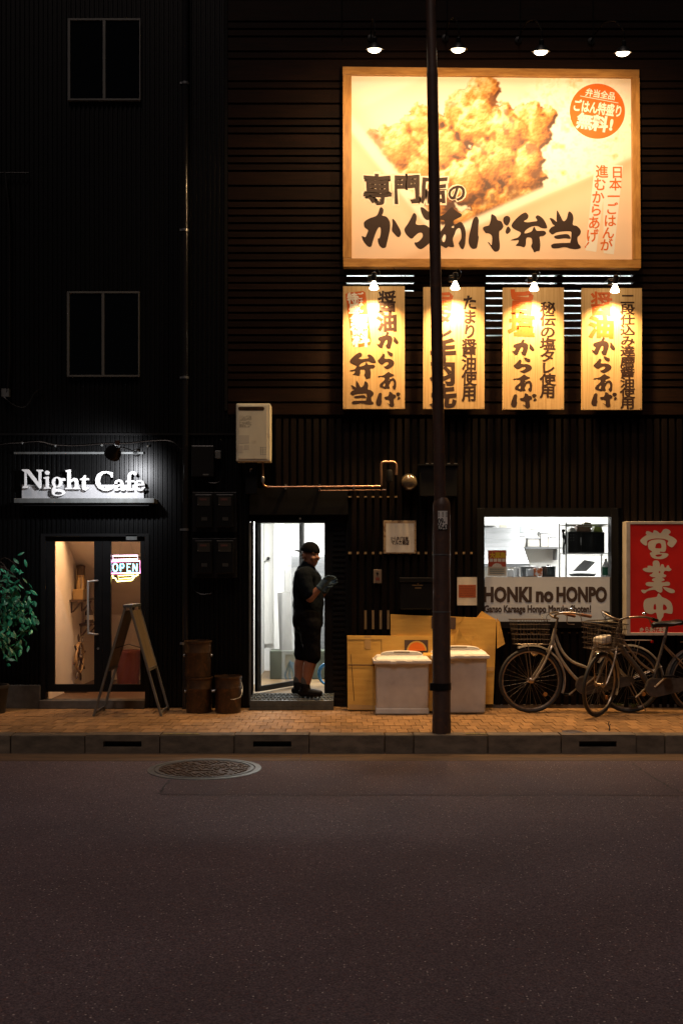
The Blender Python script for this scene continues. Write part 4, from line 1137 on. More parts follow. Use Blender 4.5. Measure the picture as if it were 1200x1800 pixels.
# things in the cafe hall
for (y0, y1, z, lab) in ((.98, 1.62, 1.09, 'upper dark wooden wall shelf inside the cafe, carrying an ornament'), (1.42, 1.95, .80, 'lower dark wooden wall shelf inside the cafe, carrying a bottle')):
    s_ = thing('wall_shelf', lab, 'shelf', (hx0, y0, z), 'shelves in the cafe hall')
    build(MB().box(hx0 + .001, hx0 + .15, y0, y1, z - .022, z), 'board', 'darkwood', s_)
    for yy in (y0 + .06, y1 - .1):
        build(MB().box(hx0 + .001, hx0 + .012, yy, yy + .02, z - .15, z - .023).hexa([(hx0 + .012, yy, z - .14), (hx0 + .03, yy, z - .14), (hx0 + .03, yy + .02, z - .14), (hx0 + .012, yy + .02, z - .14)], [(hx0 + .1, yy, z - .024), (hx0 + .13, yy, z - .024), (hx0 + .13, yy + .02, z - .024), (hx0 + .1, yy + .02, z - .024)]), 'bracket', 'darkwood', s_)
orn = thing('tower_ornament', 'brass and wood tower shaped ornament on the upper cafe shelf', 'ornament', (hx0 + .07, 1.2, 1.09))
ox, oy, oz = hx0 + .075, 1.22, 1.09
build(MB().box(ox - .06, ox + .06, oy - .16, oy + .16, oz, oz + .12), 'base', 'brass', orn, bevel=.006)
build(MB().lathe([(.055, .12), (.05, .2), (.042, .26), (.05, .265), (.05, .28)], (ox, oy - .02, oz), n=14), 'tower', 'brass', orn, smooth=True)
build(MB().lathe([(.046, .28), (.046, .36), (.052, .365), (.052, .385), (.01, .40)], (ox, oy - .02, oz), n=14), 'turret', 'darkwood', orn)
for dyy in (-.12, .1, .14):
    build(MB().lathe([(.022, .12), (.022, .20), (.002, .25)], (ox, oy + dyy, oz), n=10), 'spire', 'brass', orn)
o = thing('liquor_bottle', 'round bottle with a pale label on the lower cafe shelf', 'bottle', (hx0 + .08, 1.58, .80))
build(MB().lathe([(.045, 0), (.048, .02), (.048, .13), (.02, .17), (.015, .22), (.017, .225), (.017, .24)], (hx0 + .08, 1.58, .80), n=18), 'glass_body', 'darkwood', o, smooth=True)
build(MB().lathe([(.0485, .04), (.0495, .04), (.0495, .095), (.0485, .095)], (hx0 + .08, 1.58, .80), n=18, cap=False), 'paper_label', 'paper', o)
wy, wz = 1.25, .42
wh = thing('ship_wheel', 'small wooden ship wheel hung on the cafe side wall', 'ship wheel', (hx0, wy, wz))
build(MB().tube([(hx0 + .05, wy + .17 * math.cos(a * .2618), wz + .17 * math.sin(a * .2618)) for a in range(24)], .016, 8, True), 'rim', 'ropewood', wh, smooth=True)
build(MB().lathe([(.04, 0), (.045, .03), (.03, .07), (.01, .08)], (hx0 + .01, wy, wz), (1, 0, 0), 16), 'hub', 'darkwood', wh)
for k in range(8):
    a = k * math.pi / 4 + .2; cc, ss = math.cos(a), math.sin(a)
    build(MB().tube([(hx0 + .05, wy + cc * r_, wz + ss * r_) for r_ in (.03, .1, .19, .21, .25, .275)], [.009, .011, .008, .013, .013, .007], 8), 'spoke', 'darkwood', wh, smooth=True)
rbx = P(226, 1140, 1.3)
o = thing('red_bin', 'dark red waste bin inside the cafe behind the folding board', 'bin', (rbx.x, 1.3, .07))
build(MB().lathe([(.12, 0), (.15, .40), (.155, .40), (.155, .43), (.135, .43), (.13, .40)], (rbx.x, 1.3, .07), n=22), 'body', mat('dark_red_plastic', (.10, .018, .012), .45), o, smooth=True)
o = build(MB().hexa([(hx0 + .002, .75, .07), (hx0 + .25, .75, .07), (hx0 + .25, 1.05, .07), (hx0 + .002, 1.05, .07)], [(hx0 + .002, .75, .085), (hx0 + .25, .75, .085), (hx0 + .25, 1.05, .12), (hx0 + .002, 1.05, .12)]), 'floor_box', 'darkwood')
tag(o, 'low dark wooden wedge on the cafe floor by the side wall', 'wedge')


# ------------------------------------------------------------------ steel pole at the kerb
py_ = -1.66
pc = PX(775.5, py_)
po_ = thing('steel_pole', 'rusty brown steel utility pole with a number plate, standing at the kerb', 'pole', (pc, py_, 0))
zs_ = PZ(884, py_); r0 = .0795
build(MB().lathe([(r0 + .004, 0), (r0 + .003, .12), (r0, .13), (r0 - .002, zs_ - .03), (r0 - .006, zs_), (r0 - .022, zs_ + .03), (.052, zs_ + .045)], (pc, py_, 0), n=28, cap=False), 'lower_tube', 'pole', po_, smooth=True)
tz = PZ(-60, py_); tx = PX(755, py_)
build(MB().tube([(PX(773, py_), py_, zs_), (PX(771.2, py_), py_, zs_ + .4), (PX(765, py_), py_, PZ(470, py_)), (PX(759.3, py_), py_, PZ(130, py_))], [.0525, .051, .050, .049], 24), 'upper_tube', 'pole', po_, smooth=True)
build(MB().tube([(PX(759.3, py_), py_, PZ(131, py_)), (PX(759, py_), py_, PZ(121, py_)), (tx, py_, tz)], [.0495, .045, .043], 24), 'top_tube', 'pole', po_, smooth=True)
for py, rr_, m_ in ((1206, r0 + .006, 'blackmetal'), (975, r0 + .0012, 'greymetal'), (1075, r0 + .0012, 'greymetal')):
    hh = .03 if m_ == 'blackmetal' else .006
    build(MB().lathe([(rr_ - .004, -hh), (rr_, -hh), (rr_, hh), (rr_ - .004, hh)], (pc, py_, PZ(py, py_)), n=28, cap=False), 'clamp_band', m_, po_)
build(MB().box(pc - .105, pc - .07, py_ - .05, py_ - .01, PZ(1213, py_), PZ(1200, py_)), 'clamp_bolt', 'blackmetal', po_)
# number plate wrapped on the pole
m = MB(); n = 8; zt_, zb_ = PZ(898, py_ - .08), PZ(930.5, py_ - .08); rp = r0 + .002
an = [R(-118 + 62 * k / n) for k in range(n + 1)]
m.add([(pc + rp * math.cos(a), py_ + rp * math.sin(a), z) for z in (zb_, zt_) for a in an], [(k, k + 1, k + n + 2, k + n + 1) for k in range(n)])
pl_ = build(m, 'number_plate', mat('grey_plate', (.70, .68, .62), .5), po_, smooth=True)
m = MB()
row(m, '09-', 764, 777, 915.5, 14, 0, .03, latin=True); row(m, '0543', 764, 782, 926, 14, 0, .03, latin=True)
for qx in (766, 773, 780):
    for qy in (900, 902.3, 904.6, 906.9): m.add([P(a, b, 0) for a, b in ((qx - 1.4, qy + 1.1), (qx + random.uniform(.6, 1.6), qy + 1.1), (qx + 1.2, qy), (qx - 1.2, qy))], [(0, 1, 2, 3)])
s_ = (py_ - .08 - CY) / F
w2 = []
for v in m.v:
    px = v[0] / (11 / F) + HX; pyy = HY - (v[2] - CZ) / (11 / F)
    a = R(-87) + ((px - 773) * s_) / rp
    w2.append((pc + (rp + .0012) * math.cos(a), py_ + (rp + .0012) * math.sin(a), PZ(pyy, py_ - .08)))
m.v = w2
build(m, 'plate_lettering', 'blackplastic', pl_)

# ------------------------------------------------------------------ flattened cartons against the wall
def slab(corn, th, y_off=(0, 0), name='panel', m_='kraft', parent=None, jag=0.0):
    """a cardboard sheet: photo-pixel corners (each with its own depth), thickness th towards the wall"""
    f = [P(a, b, y) for a, b, y in corn]; n = len(f)
    nrm = Vector((0, 1, 0)) * th
    return build(MB().add([tuple(p) for p in f] + [tuple(p + nrm) for p in f], [tuple(range(n)), tuple(range(2 * n - 1, n - 1, -1))] + [(i, i + n, (i + 1) % n + n, (i + 1) % n) for i in range(n)]), name, m_, parent)


yb, yt = -.24, -.12
c2 = thing('rear_carton', 'tall flattened yellow cardboard carton leaning on the wall behind the bins', 'cardboard box', P(780, 1244, -.14))
slab([(690, 1236, -.17), (866, 1238, -.17), (872, 1089, -.07), (846, 1086, -.072), (762, 1083, -.075), (686, 1080, -.08)], .03, parent=c2)
slab([(686.5, 1080, -.083), (755, 1083, -.079), (757, 1117, -.094), (686, 1115, -.094)], .0025, parent=c2, name='flap')
slab([(757.5, 1083.6, -.0815), (801, 1085.2, -.0805), (800, 1106, -.0945), (757.5, 1105, -.0945)], .001, parent=c2, name='dark_print', m_='kraftdark')
slab([(828, 1117, -.10), (851.5, 1117, -.10), (852, 1190, -.15), (833, 1188, -.15)], .0025, parent=c2, name='flap')
slab([(826, 1172, -.137), (868, 1173, -.137), (867, 1180, -.142), (826, 1179, -.142)], .0008, parent=c2, name='tape_strip', m_='tape')
slab([(872.5, 1086, -.06), (878, 1093, -.12), (887, 1132, -.16), (873, 1140, -.12)], .003, parent=c2, name='flap')
slab([(835, 1088, -.05), (846, 1074, -.045), (845, 1090, -.06), (870, 1088, -.06)], .003, parent=c2, name='flap')
m = MB()
cc = [(P(795 + 20 * math.cos(a), 1082.5 + 18 * math.sin(a), -.0855), P(795 + 17 * math.cos(a), 1082.5 + 15 * math.sin(a), -.0855)) for a in [R(v) for v in range(10, 105, 8)]]
for a, b in zip(cc[:-1], cc[1:]): m.add([a[0], b[0], b[1], a[1]], [(0, 1, 2, 3)])
build(m, 'ring_print', 'kraft', c2)
c1 = thing('front_carton', 'low wide flattened cardboard carton with an orange half circle print, behind the bins', 'cardboard box', P(690, 1248, -.24))
slab([(611, 1248, yb), (760, 1249, yb), (850, 1248, yb), (851, 1152, yt - .03), (835, 1148, yt - .03), (824, 1120, yt - .01), (800, 1119, yt), (740, 1118, yt), (610, 1117.5, yt)], .035, parent=c1)
slab([(611.5, 1117.6, yt - .003), (670, 1117.8, yt - .003), (670.5, 1124, yt - .010), (611.5, 1124, yt - .010)], .002, parent=c1, name='flap')
slab([(611.5, 1168, -.173), (668, 1168.5, -.173), (668, 1170.2, -.175), (611.5, 1169.7, -.175)], .0008, parent=c1, name='crease', m_='kraftdark')
slab([(797, 1119, yt - .01), (806, 1104, yt - .045), (812, 1117, yt - .04), (834, 1118, yt - .04), (826, 1133, yt - .05), (799, 1136, yt - .04)], .003, parent=c1, name='torn_flap')
slab([(710.5, 1125, -.132), (752, 1125, -.132), (752, 1150, -.158), (710.5, 1150, -.158)], .001, parent=c1, name='dark_print', m_='kraftdark')
cpl = lambda py: -.12 - .12 * (py - 1117.5) / 130.5
for rr_, m_, dd in ((17.5, 'kraft', .0100), (15, 'orangeink', .0115)):
    m = MB(); pts = [P(732 + rr_ * math.cos(R(a)), 1144 - rr_ * math.sin(R(a)), cpl(1144 - rr_ * math.sin(R(a))) - dd) for a in range(0, 181, 10)]
    m.add(pts, [tuple(range(len(pts)))]); build(m, 'half_circle_print', m_, c1)
for a_, b_ in (((669.5, 1124), (671, 1246)), ((640, 1196), (667, 1201)), ((616, 1150), (622, 1232))):
    slab([(a_[0], a_[1], cpl(a_[1]) - .002), (b_[0], b_[1], cpl(b_[1]) - .002), (b_[0] + .9, b_[1], cpl(b_[1]) - .002), (a_[0] + .9, a_[1], cpl(a_[1]) - .002)], .0008, parent=c1, name='crease', m_='rust')
slab([(612, 1238, cpl(1238) - .002), (656, 1240, cpl(1240) - .002), (656, 1247, cpl(1247) - .002), (612, 1247, cpl(1247) - .002)], .0008, parent=c1, name='tape_strip', m_='tape')
slab([(640, 1117.8, cpl(1118) - .0035), (652, 1117.8, cpl(1118) - .0035), (651, 1141, cpl(1141) - .003), (641, 1140, cpl(1140) - .003)], .0008, parent=c1, name='tape_strip', m_='tape')
c3 = build(MB().hexa([P(741, 1250, -.42), P(772, 1250, -.42), P(772, 1246, -.30), P(741, 1246, -.30)], [P(743, 1152, -.40), P(772, 1152, -.40), P(772, 1147, -.29), P(743, 1147, -.29)]), 'folded_carton', 'kraft', bevel=.004)
tag(c3, 'small brown carton wedged upright between the two white bins', 'cardboard box')


# ------------------------------------------------------------------ two lidded bins
def bin_(px0, px1, pyb, pyr, y, dep, lab, taper, loc):
    x0, x1 = PX(px0, y), PX(px1, y); zr = PZ(pyr, y)
    t_ = thing('storage_bin', lab, 'bin', ((x0 + x1) / 2, y + dep / 2, 0), 'lidded bins by the cartons')
    k = taper
    build(MB().hexa([(x0 + k, y + k, .004), (x1 - k, y + k, .004), (x1 - k, y + dep - k, .004), (x0 + k, y + dep - k, .004)], [(x0 + .012, y + .012, zr), (x1 - .012, y + .012, zr), (x1 - .012, y + dep - .012, zr), (x0 + .012, y + dep - .012, zr)]), 'body', 'bin', t_, bevel=.02, seg=4)
    if loc == 0:
        build(MB().hexa([(x0 + k - .012, y + k - .012, .003), (x1 - k + .012, y + k - .012, .003), (x1 - k + .012, y + dep, .003), (x0 + k - .012, y + dep, .003)], [(x0 + k - .008, y + k - .006, .062), (x1 - k + .008, y + k - .006, .062), (x1 - k + .008, y + dep, .062), (x0 + k - .008, y + dep, .062)]), 'foot_band', 'bin', t_, bevel=.01)
    build(MB().box(x0 - .012, x1 + .012, y - .014, y + dep + .01, zr - .022, zr + .012), 'lid_rim', 'lid', t_, bevel=.007, seg=3)
    build(MB().hexa([(x0 + .0, y + .004, zr + .0125), (x1 - .0, y + .004, zr + .0125), (x1, y + dep, zr + .0125), (x0, y + dep, zr + .0125)], [(x0 + .028, y + .05, zr + .05), (x1 - .028, y + .05, zr + .05), (x1 - .028, y + dep - .04, zr + .05), (x0 + .028, y + dep - .04, zr + .05)]), 'lid', 'lid', t_, bevel=.012, seg=3)
    # arched carrying handle across the lid
    hw = (x1 - x0) * .38; hc = (x0 + x1) / 2
    prof = [(hc + hw * math.cos(R(a)), zr + .048 + .048 * max(math.sin(R(a)), 0) ** .55) for a in range(0, 181, 15)]
    hd = build(MB().prism([(a, b) for a, b in reversed(prof)], y + .13, y + .21), 'handle', 'lid', t_, bevel=.006, seg=3)
    build(MB().box(hc - hw * .38, hc + hw * .38, y + .1285, y + .14, zr + .074, zr + .090), 'grip_shade_block', mat('grip_shadow_grey', (.24, .19, .13), .6), hd, bevel=.003)  # raised grey block; its colour stands for shade in the grip hollow
    build(MB().box(hc + .03, hc + .09, y - .022, y - .012, zr - .02, zr + .006), 'latch', 'lid', t_, bevel=.003)
    build(MB().box(hc - .12, hc - .06, y - .022, y - .012, zr - .024, zr + .002), 'latch', 'lid', t_, bevel=.003)
    return t_


bin_(658, 756, 1256, 1163, -.50, .34, 'shorter pale storage bin with a foot band, standing before the low carton', .022, 0)
bin_(760, 858, 1254, 1154, -.47, .34, 'taller pale storage bin standing close behind the steel pole', .028, 1)

# ------------------------------------------------------------------ water heater, pipes, meters
wh_ = thing('water_heater', 'cream wall mounted gas water heater over the doorway', 'water heater', (PX(445), -.01, PZ(811)))
build(MB().pbox(415, 475.5, 709, 811, -.20, .0), 'casing', 'cream', wh_, bevel=.012, seg=3)
build(MB().pbox(419, 470, 712, 807, -.206, -.199), 'front_cover', 'cream', wh_, bevel=.006, seg=2)
q = [(422 + 3.2 * math.cos(R(a)), 718.2 - 3.2 * math.sin(R(a))) for a in range(90, 271, 20)] + [(461.5 + 3.2 * math.cos(R(a)), 718.2 - 3.2 * math.sin(R(a))) for a in range(-90, 91, 20)]
q = [P(a, b, -.208) for a, b in q]
build(MB().prism([(p.x, p.z) for p in q], -.2085, -.2), 'exhaust_slot', 'rust', wh_)
m = MB()
for i in range(3):
    for j in range(4): m.lathe([(.0045, 0), (.0045, .0015)], P(458.5 + i * 4, 787 + j * 3.8, -.206), (0, -1, 0), 8)
build(m, 'vent_holes', 'blackplastic', wh_, kind='stuff')
m = MB(); r4 = random.Random(4)
for k in range(13):
    yv = 731 + k * 1.6
    xx = 421
    while xx < 441:
        ln = r4.uniform(1, 4); 
        if r4.random() < .75: m.add([P(a, b, -.2068) for a, b in ((xx, yv + .8), (min(xx + ln, 442), yv + .8), (min(xx + ln, 442), yv), (xx, yv))], [(0, 1, 2, 3)])
        xx += ln + .7
build(m, 'fine_print', mat('faded_print', (.27, .24, .17), .6), wh_, kind='stuff')
for a, b, c, d in ((420, 765, 438, 779), (419, 783, 427, 796), (429, 782, 438, 790)):
    build(MB().pbox(a, c, b, d, -.2072, -.2055), 'sticker', mat('pale_sticker', (.52, .48, .38), .6), wh_)
build(MB().tube(cr([P(462, 811, -.1), P(462, 830, -.1), P(462, 845, -.1), P(464, 853, -.09), P(470, 855.5, -.08), P(480, 856, -.08)], 5), .010, 10), 'gas_pipe', 'copper', wh_, smooth=True)
build(MB().lathe([(.013, 0), (.018, .01), (.018, .05), (.012, .06)], P(462, 848, -.1), n=12), 'gas_valve', 'steel', wh_, smooth=True)
build(MB().pbox(431, 452, 812, 868, -.09, -.03), 'pipe_cover', 'blackmetal', wh_, bevel=.006)
build(MB().tube(cr([P(440, 830, -.1), P(440, 825, -.1), P(443, 824, -.1)], 3), .005, 6), 'drain_elbow', 'steel', wh_)
gp = thing('gas_pipe_run', 'horizontal copper gas pipe along the slats with an upturned loop', 'pipe', P(580, 856, -.06))
build(MB().tube([P(480.3, 856, -.08), P(560, 855.5, -.08), P(668, 854.5, -.08), P(670, 854, -.08)], .0085, 10), 'straight_pipe', 'copper', gp, smooth=True)
build(MB().tube(cr([P(670, 854, -.08), P(670, 845, -.08), P(670, 818, -.08), P(673, 812.5, -.08), P(682, 812, -.08), P(692, 812.5, -.08), P(696, 818, -.08), P(696, 835, -.08)], 5), .013, 12), 'loop_pipe', 'copper', gp, smooth=True)
build(MB().lathe([(.012, 0), (.035, .01), (.038, .10), (.030, .125), (.018, .13)], P(684, 848, -.10), n=16), 'regulator', 'blackmetal', gp, smooth=True)
build(MB().tube([P(560, 862.5, -.06), P(678, 861, -.06)], .006, 8), 'lower_pipe', 'copper', gp)
for px in (500, 560, 620): build(MB().pbox(px, px + 3, 851, 860, -.085, .0), 'pipe_clip', 'steel', gp)
wl = thing('bulkhead_lamp', 'unlit round glass wall lamp on the slats beside the pole', 'wall lamp', P(718, 848, 0))
build(MB().lathe([(.085, 0), (.09, .03), (.08, .05)], P(718, 848, 0), (0, -1, 0), 24), 'base', 'blackmetal', wl, smooth=True)
build(MB().ball(P(719, 848, -.09), .082, 24, 16, (1, .75, 1)), 'globe', mat('smoky_glass_globe', (.10, .075, .045), .09, spec=.8, coat=.5), wl, smooth=True)
jb = thing('service_box', 'black metal service box on the slats behind the pole', 'utility box', P(770, 845, 0))
build(MB().pbox(738, 803, 818, 872, -.11, .0), 'cabinet', 'blackmetal', jb, bevel=.004)
build(MB().pbox(735, 806, 815.5, 818, -.125, .0), 'rain_hood', 'blackmetal', jb)
for px in (748, 758, 786, 798): build(MB().pbox(px, px + 5, 814, 815.6, -.12, -.1), 'bright_screw', 'steel', jb)


def meters(py0, lab):
    t_ = thing('meter_panel', lab, 'meter panel', P(376, py0 + 70, 0), 'meter panels on the dark wall')
    build(MB().pbox(338, 416, py0, py0 + 70, -.05, .0), 'backboard', 'blackmetal', t_, bevel=.004)
    for i in (0, 1):
        x_ = 343 + i * 37
        mt = build(MB().pbox(x_, x_ + 30, py0 + 4, py0 + 62, -.12, -.051), 'meter', mat('meter_black', (.006, .006, .006), .25, spec=.35), t_, bevel=.006)
        build(MB().pbox(x_ + 4, x_ + 26, py0 + 8, py0 + 24, -.1235, -.119), 'dial_window', mat('meter_dial', (.03, .028, .025), .2), mt)
        build(MB().pbox(x_ + 8, x_ + 20, py0 + 11, py0 + 14.5, -.125, -.122), 'red_dial_strip', mat('dial_strip', (.08, .032, .028), .4), mt)
        build(MB().lathe([(.006, 0), (.005, .004)], P(x_ + 5, py0 + 22, -.1235), (0, -1, 0), 10), 'seal', 'steel', mt)
        build(MB().pbox(x_ + 11, x_ + 21, py0 + 44, py0 + 50, -.123, -.119), 'name_plate', mat('dull_plate', (.03, .03, .028), .4), mt)
    build(MB().tube(cr([P(336, py0 + 6, -.03), P(330, py0 + 20, -.03), P(329, py0 + 60, -.03)], 4), .006, 6), 'feed_cable', 'blackplastic', t_)


meters(865, 'upper pair of black electricity meters left of the doorway')
meters(946, 'lower pair of black electricity meters left of the doorway')
fb = thing('fuse_box', 'black switch box on the wall between downpipe and water heater', 'utility box', P(362, 842, 0))
build(MB().pbox(336, 376, 783, 838, -.09, .0), 'cabinet', 'blackplastic', fb, bevel=.008)
build(MB().pbox(378, 388, 792, 806, -.06, .0), 'sensor', 'greymetal', fb, bevel=.004)
build(MB().pbox(357, 367, 833, 835.5, -.093, -.088), 'name_strip', 'greymetal', fb)
build(MB().tube(cr([P(360, 838, -.05), P(366, 848, -.05), P(384, 848, -.05), P(392, 835, -.04), P(394, 810, -.03), P(392, 780, -.03), P(386, 772, -.03)], 5), .007, 8), 'cable', 'siding', fb, smooth=True)
o = build(MB().tube(cr([P(335, 1020, -.02), P(342, 1038, -.04), P(356, 1045, -.05), P(372, 1043, -.05)], 6), .006, 8), 'loose_cable', 'siding', smooth=True)
tag(o, 'loose black cable curling under the lower meters', 'cable')

# ------------------------------------------------------------------ notices, mailbox, intercom
nb = thing('shop_notice', 'aged square paper notice in a frame on the slats left of the pole', 'notice', P(702, 945, 0))
build(MB().pbox(673.5, 731, 915, 973, -.022, .0), 'frame', mat('stained_frame', (.42, .30, .16), .6, col2=(.20, .11, .05), scale=(30, 30, 30), lo=.5, hi=.6), nb, bevel=.003)
pp = build(MB().pbox(678, 727.5, 920, 971, -.0245, -.0215), 'paper', 'paper', nb)
m = MB(); row(m, 'からあげ本舗', 686, 717, 946.5, 7, -.0255, .02); row(m, 'マルカ商店', 687, 719, 953.5, 9, -.0255, .04); build(m, 'lettering', 'ink', pp)
pn = thing('orange_notice', 'white paper with an orange block taped on the slats right of the pole', 'notice', P(820, 1040, 0))
build(MB().pbox(803, 838, 1014.5, 1064, -.006, .0), 'paper', 'paper', pn)
ob_ = build(MB().pbox(805.5, 836, 1028, 1050.5, -.0075, -.0062), 'orange_block', mat('dull_orange_print', (.42, .10, .03), .6), pn)
m = MB(); r4 = random.Random(9)
for k in range(6):
    xx = 808
    while xx < 832:
        ln = r4.uniform(1, 4); m.add([P(a, b, -.0084) for a, b in ((xx, 1031.5 + k * 3.2), (xx + ln, 1031.5 + k * 3.2), (xx + ln, 1030.2 + k * 3.2), (xx, 1030.2 + k * 3.2))], [(0, 1, 2, 3)]); xx += ln + .8
build(m, 'fine_lettering', mat('dark_orange_print', (.22, .05, .02), .6), ob_)
mbx = thing('mailbox', 'black wall mailbox with a small gold emblem, low on the slats', 'mailbox', P(730, 1072, 0))
build(MB().pbox(703, 758, 1024, 1071, -.11, .0), 'body', 'blackplastic', mbx, bevel=.006)
build(MB().pbox(702, 759, 1015.5, 1023.5, -.125, .0), 'lid', 'blackmetal', mbx, bevel=.003)
m = MB(); m.add([P(a, b, -.1115) for a, b in ((724, 1029.5), (743, 1029.5), (743, 1028), (724, 1028))], [(0, 1, 2, 3)]); m.add([P(a, b, -.1115) for a, b in ((729, 1034.5), (740, 1034.5), (740, 1032.5), (729, 1032.5))], [(0, 1, 2, 3)])
m.lathe([(.009, 0), (.006, .001)], P(734.5, 1023.5 + 2.5, -.1115), (0, -1, 0), 10)
build(m, 'emblem', 'brass', mbx)
ic = thing('intercom', 'small grey wall intercom between shutter and mailbox', 'intercom', P(663, 1024, 0))
build(MB().pbox(656, 670.5, 1001, 1025, -.03, .0), 'case', mat('intercom_grey', (.16, .12, .09), .5), ic, bevel=.004)
build(MB().lathe([(.012, 0), (.011, .004)], P(663, 1008, -.03), (0, -1, 0), 14), 'lens', 'blackplastic', ic)
build(MB().pbox(660, 667, 1015, 1020, -.033, -.029), 'button', mat('red_brown_button', (.14, .03, .02), .5), ic)

# ------------------------------------------------------------------ red open sign
rs = thing('red_sign', 'red vertical sign with ivory brush characters in a pale frame, beside the shop window', 'sign', P(1160, 1115, 0))
ry0, ry1 = -.16, .0
build(MB().pbox(1106, 1224, 921, 1112, ry0 + .006, ry1), 'red_panel', 'red', rs)
build(MB().pbox(1100, 1107, 916.5, 1117, ry0, ry1 - .002), 'frame_stile', 'signframe', rs, bevel=.003)
build(MB().pbox(1223, 1230, 916.5, 1117, ry0, ry1 - .002), 'frame_stile', 'signframe', rs, bevel=.003)
build(MB().pbox(1107.1, 1222.9, 916.5, 921.5, ry0 - .001, ry1 - .002), 'frame_rail', 'signframe', rs, bevel=.003)
build(MB().pbox(1107.1, 1222.9, 1112, 1117, ry0 - .001, ry1 - .002), 'frame_rail', 'signframe', rs, bevel=.003)
m = MB()
for T in (T_EI, T_GYO, T_CHU):
    g = traced(T); xs = [a for p in T for a, b in p]; ys = [b for p in T for a, b in p]
    k = 7.826
    put(m, g, 1090 + (min(xs) + max(xs)) / 2 / k, 900 + (min(ys) + max(ys)) / 2 / k, (max(xs) - min(xs)) / k, (max(ys) - min(ys)) / k, ry0 + .0045)
column(m, 'か', 1127, 1102, 1111, 8, ry0 + .0045); 
row(m, 'らあげ本舗', 1132, 1172, 1106.5, 9.5, ry0 + .0045, .035)
build(m, 'lettering', 'signwhite', rs)


# ------------------------------------------------------------------ kitchen seen through door and window
M['matribs'] = mat('worn_rubber_ribs', (.20, .215, .20), .4, col2=(.12, .13, .12), scale=(14, 14, 14))
st = thing('rubber_step', 'grey ribbed rubber step on the pavement before the open doorway', 'step', P(512, 1243, -.1))
sx0, sx1, sy0, sy1, sz = PX(439, -.16), PX(586, -.16), -.16, .10, .088
szf = lambda y: .100 + (y - sy0) / (sy1 - sy0) * .045
build(MB().hexa([(sx0, sy0, 0), (sx1, sy0, 0), (sx1, sy1, 0), (sx0, sy1, 0)], [(sx0, sy0, szf(sy0)), (sx1, sy0, szf(sy0)), (sx1, sy1, szf(sy1)), (sx0, sy1, szf(sy1))]), 'base', 'matrubber', st, bevel=.006)
m = MB(); k = 0; r5 = random.Random(5)
x = sx0 + .02
while x < sx1 - .03:
    for j in range(4):
        yy = sy0 + .035 + j * .058; xx = x + (.02 if j % 2 else 0)
        m.lathe([(.020, -.006), (.018, .011), (.010, .011), (.009, -.004)], (xx, yy, szf(yy)), n=6, cap=False)
    x += .042
build(m, 'honeycomb_ribs', 'matribs', st, kind='stuff')
m = MB(); x = sx0 + .03
while x < sx1 - .01:
    m.box(x, x + .006, sy0 - .005, sy0 + .003, .006, .092); x += .047
m.box(sx0 + .006, sx1 - .006, sy0 - .003, sy0 + .003, .040, .046)
build(m, 'front_ribs', 'matrubber', st, kind='stuff')

o = build(MB().box(kx0 + .14, -.02, 1.62, 1.9, KF, .47), 'concrete_ledge', 'kconc', bevel=.01); tag(o, 'stained green grey concrete ledge inside the doorway', 'ledge')
build(MB().box(kx0 + .002, kx0 + .32, 2.66, 2.698, KF + .35, 2.2), 'wall_panel', mat('off_white_panel', (.70, .70, .67), .5), rb)
pts = [(492, 1042, 486, 1143), (503, 1040, 497, 1143), (507, 1080, 505, 1143)]
for i, (a, b, c, e) in enumerate(pts):
    y = 1.66 + i * .015
    p0, p1 = P(c + 10, e, y), P(a, b, y + .28)
    wd = (.030, .048, .034)[i]
    m = MB().hexa([(p0.x - wd, y, .472), (p0.x + wd, y, .472), (p0.x + wd, y + .02, .472), (p0.x - wd, y + .02, .472)], [(p1.x - wd, y + .28, p1.z), (p1.x + wd, y + .28, p1.z), (p1.x + wd, y + .30, p1.z), (p1.x - wd, y + .30, p1.z)])
    o = build(m, 'metal_sheet', mat('dull_sheet_%d' % i, ((.05, .05, .047), (.10, .10, .092), (.17, .18, .18))[i], .5, .1, col2=(.05, .05, .047), scale=(20, 20, 5)))
    tag(o, ('narrow grey metal sheet leaning nearest the white panel', 'widest grey metal sheet leaning in the middle on the ledge', 'shorter pale metal sheet leaning next to the man')[i] + ', inside the doorway', 'metal sheet', 'sheets leaning on the ledge')
fr_ = thing('steel_cabinet', 'tall grey steel cabinet behind the man inside the doorway', 'cabinet', (-.30, 2.2, KF))
build(MB().box(-.62, -.05, 2.15, 2.65, KF, 1.62), 'body', 'ksteel', fr_, bevel=.01)
build(MB().box(-.60, -.345, 2.135, 2.149, KF + .1, 1.6), 'door', 'ksteel', fr_, bevel=.004)
build(MB().box(-.325, -.07, 2.135, 2.149, KF + .1, 1.6), 'door', 'ksteel', fr_, bevel=.004)
ho = P(575, 1182, .9)
o = build(MB().tube([(ho.x + .10 * math.cos(a * .2618), .9 + .02 * math.sin(a * .5), KF + .135 + .12 * math.sin(a * .2618)) for a in range(24)], .011, 8, True).tube([(ho.x + .085 * math.cos(a * .2618), .93, KF + .125 + .11 * math.sin(a * .2618)) for a in range(24)], .011, 8, True), 'coiled_hose', mat('blue_hose', (.03, .20, .42), .4), smooth=True)
tag(o, 'coil of blue hose standing on the floor beside the shutter', 'hose')
yy = 2.69
ut = thing('ladle', 'black ladle hanging on the white panel inside the doorway', 'utensil', P(465, 985, yy))
build(MB().tube([P(460, 992, 2.63), P(470, 983, 2.64)], .006, 6), 'handle', 'blackplastic', ut)
build(MB().ball(P(471.5, 981.5, 2.63), .022, 12, 8), 'bowl', 'blackplastic', ut, smooth=True)

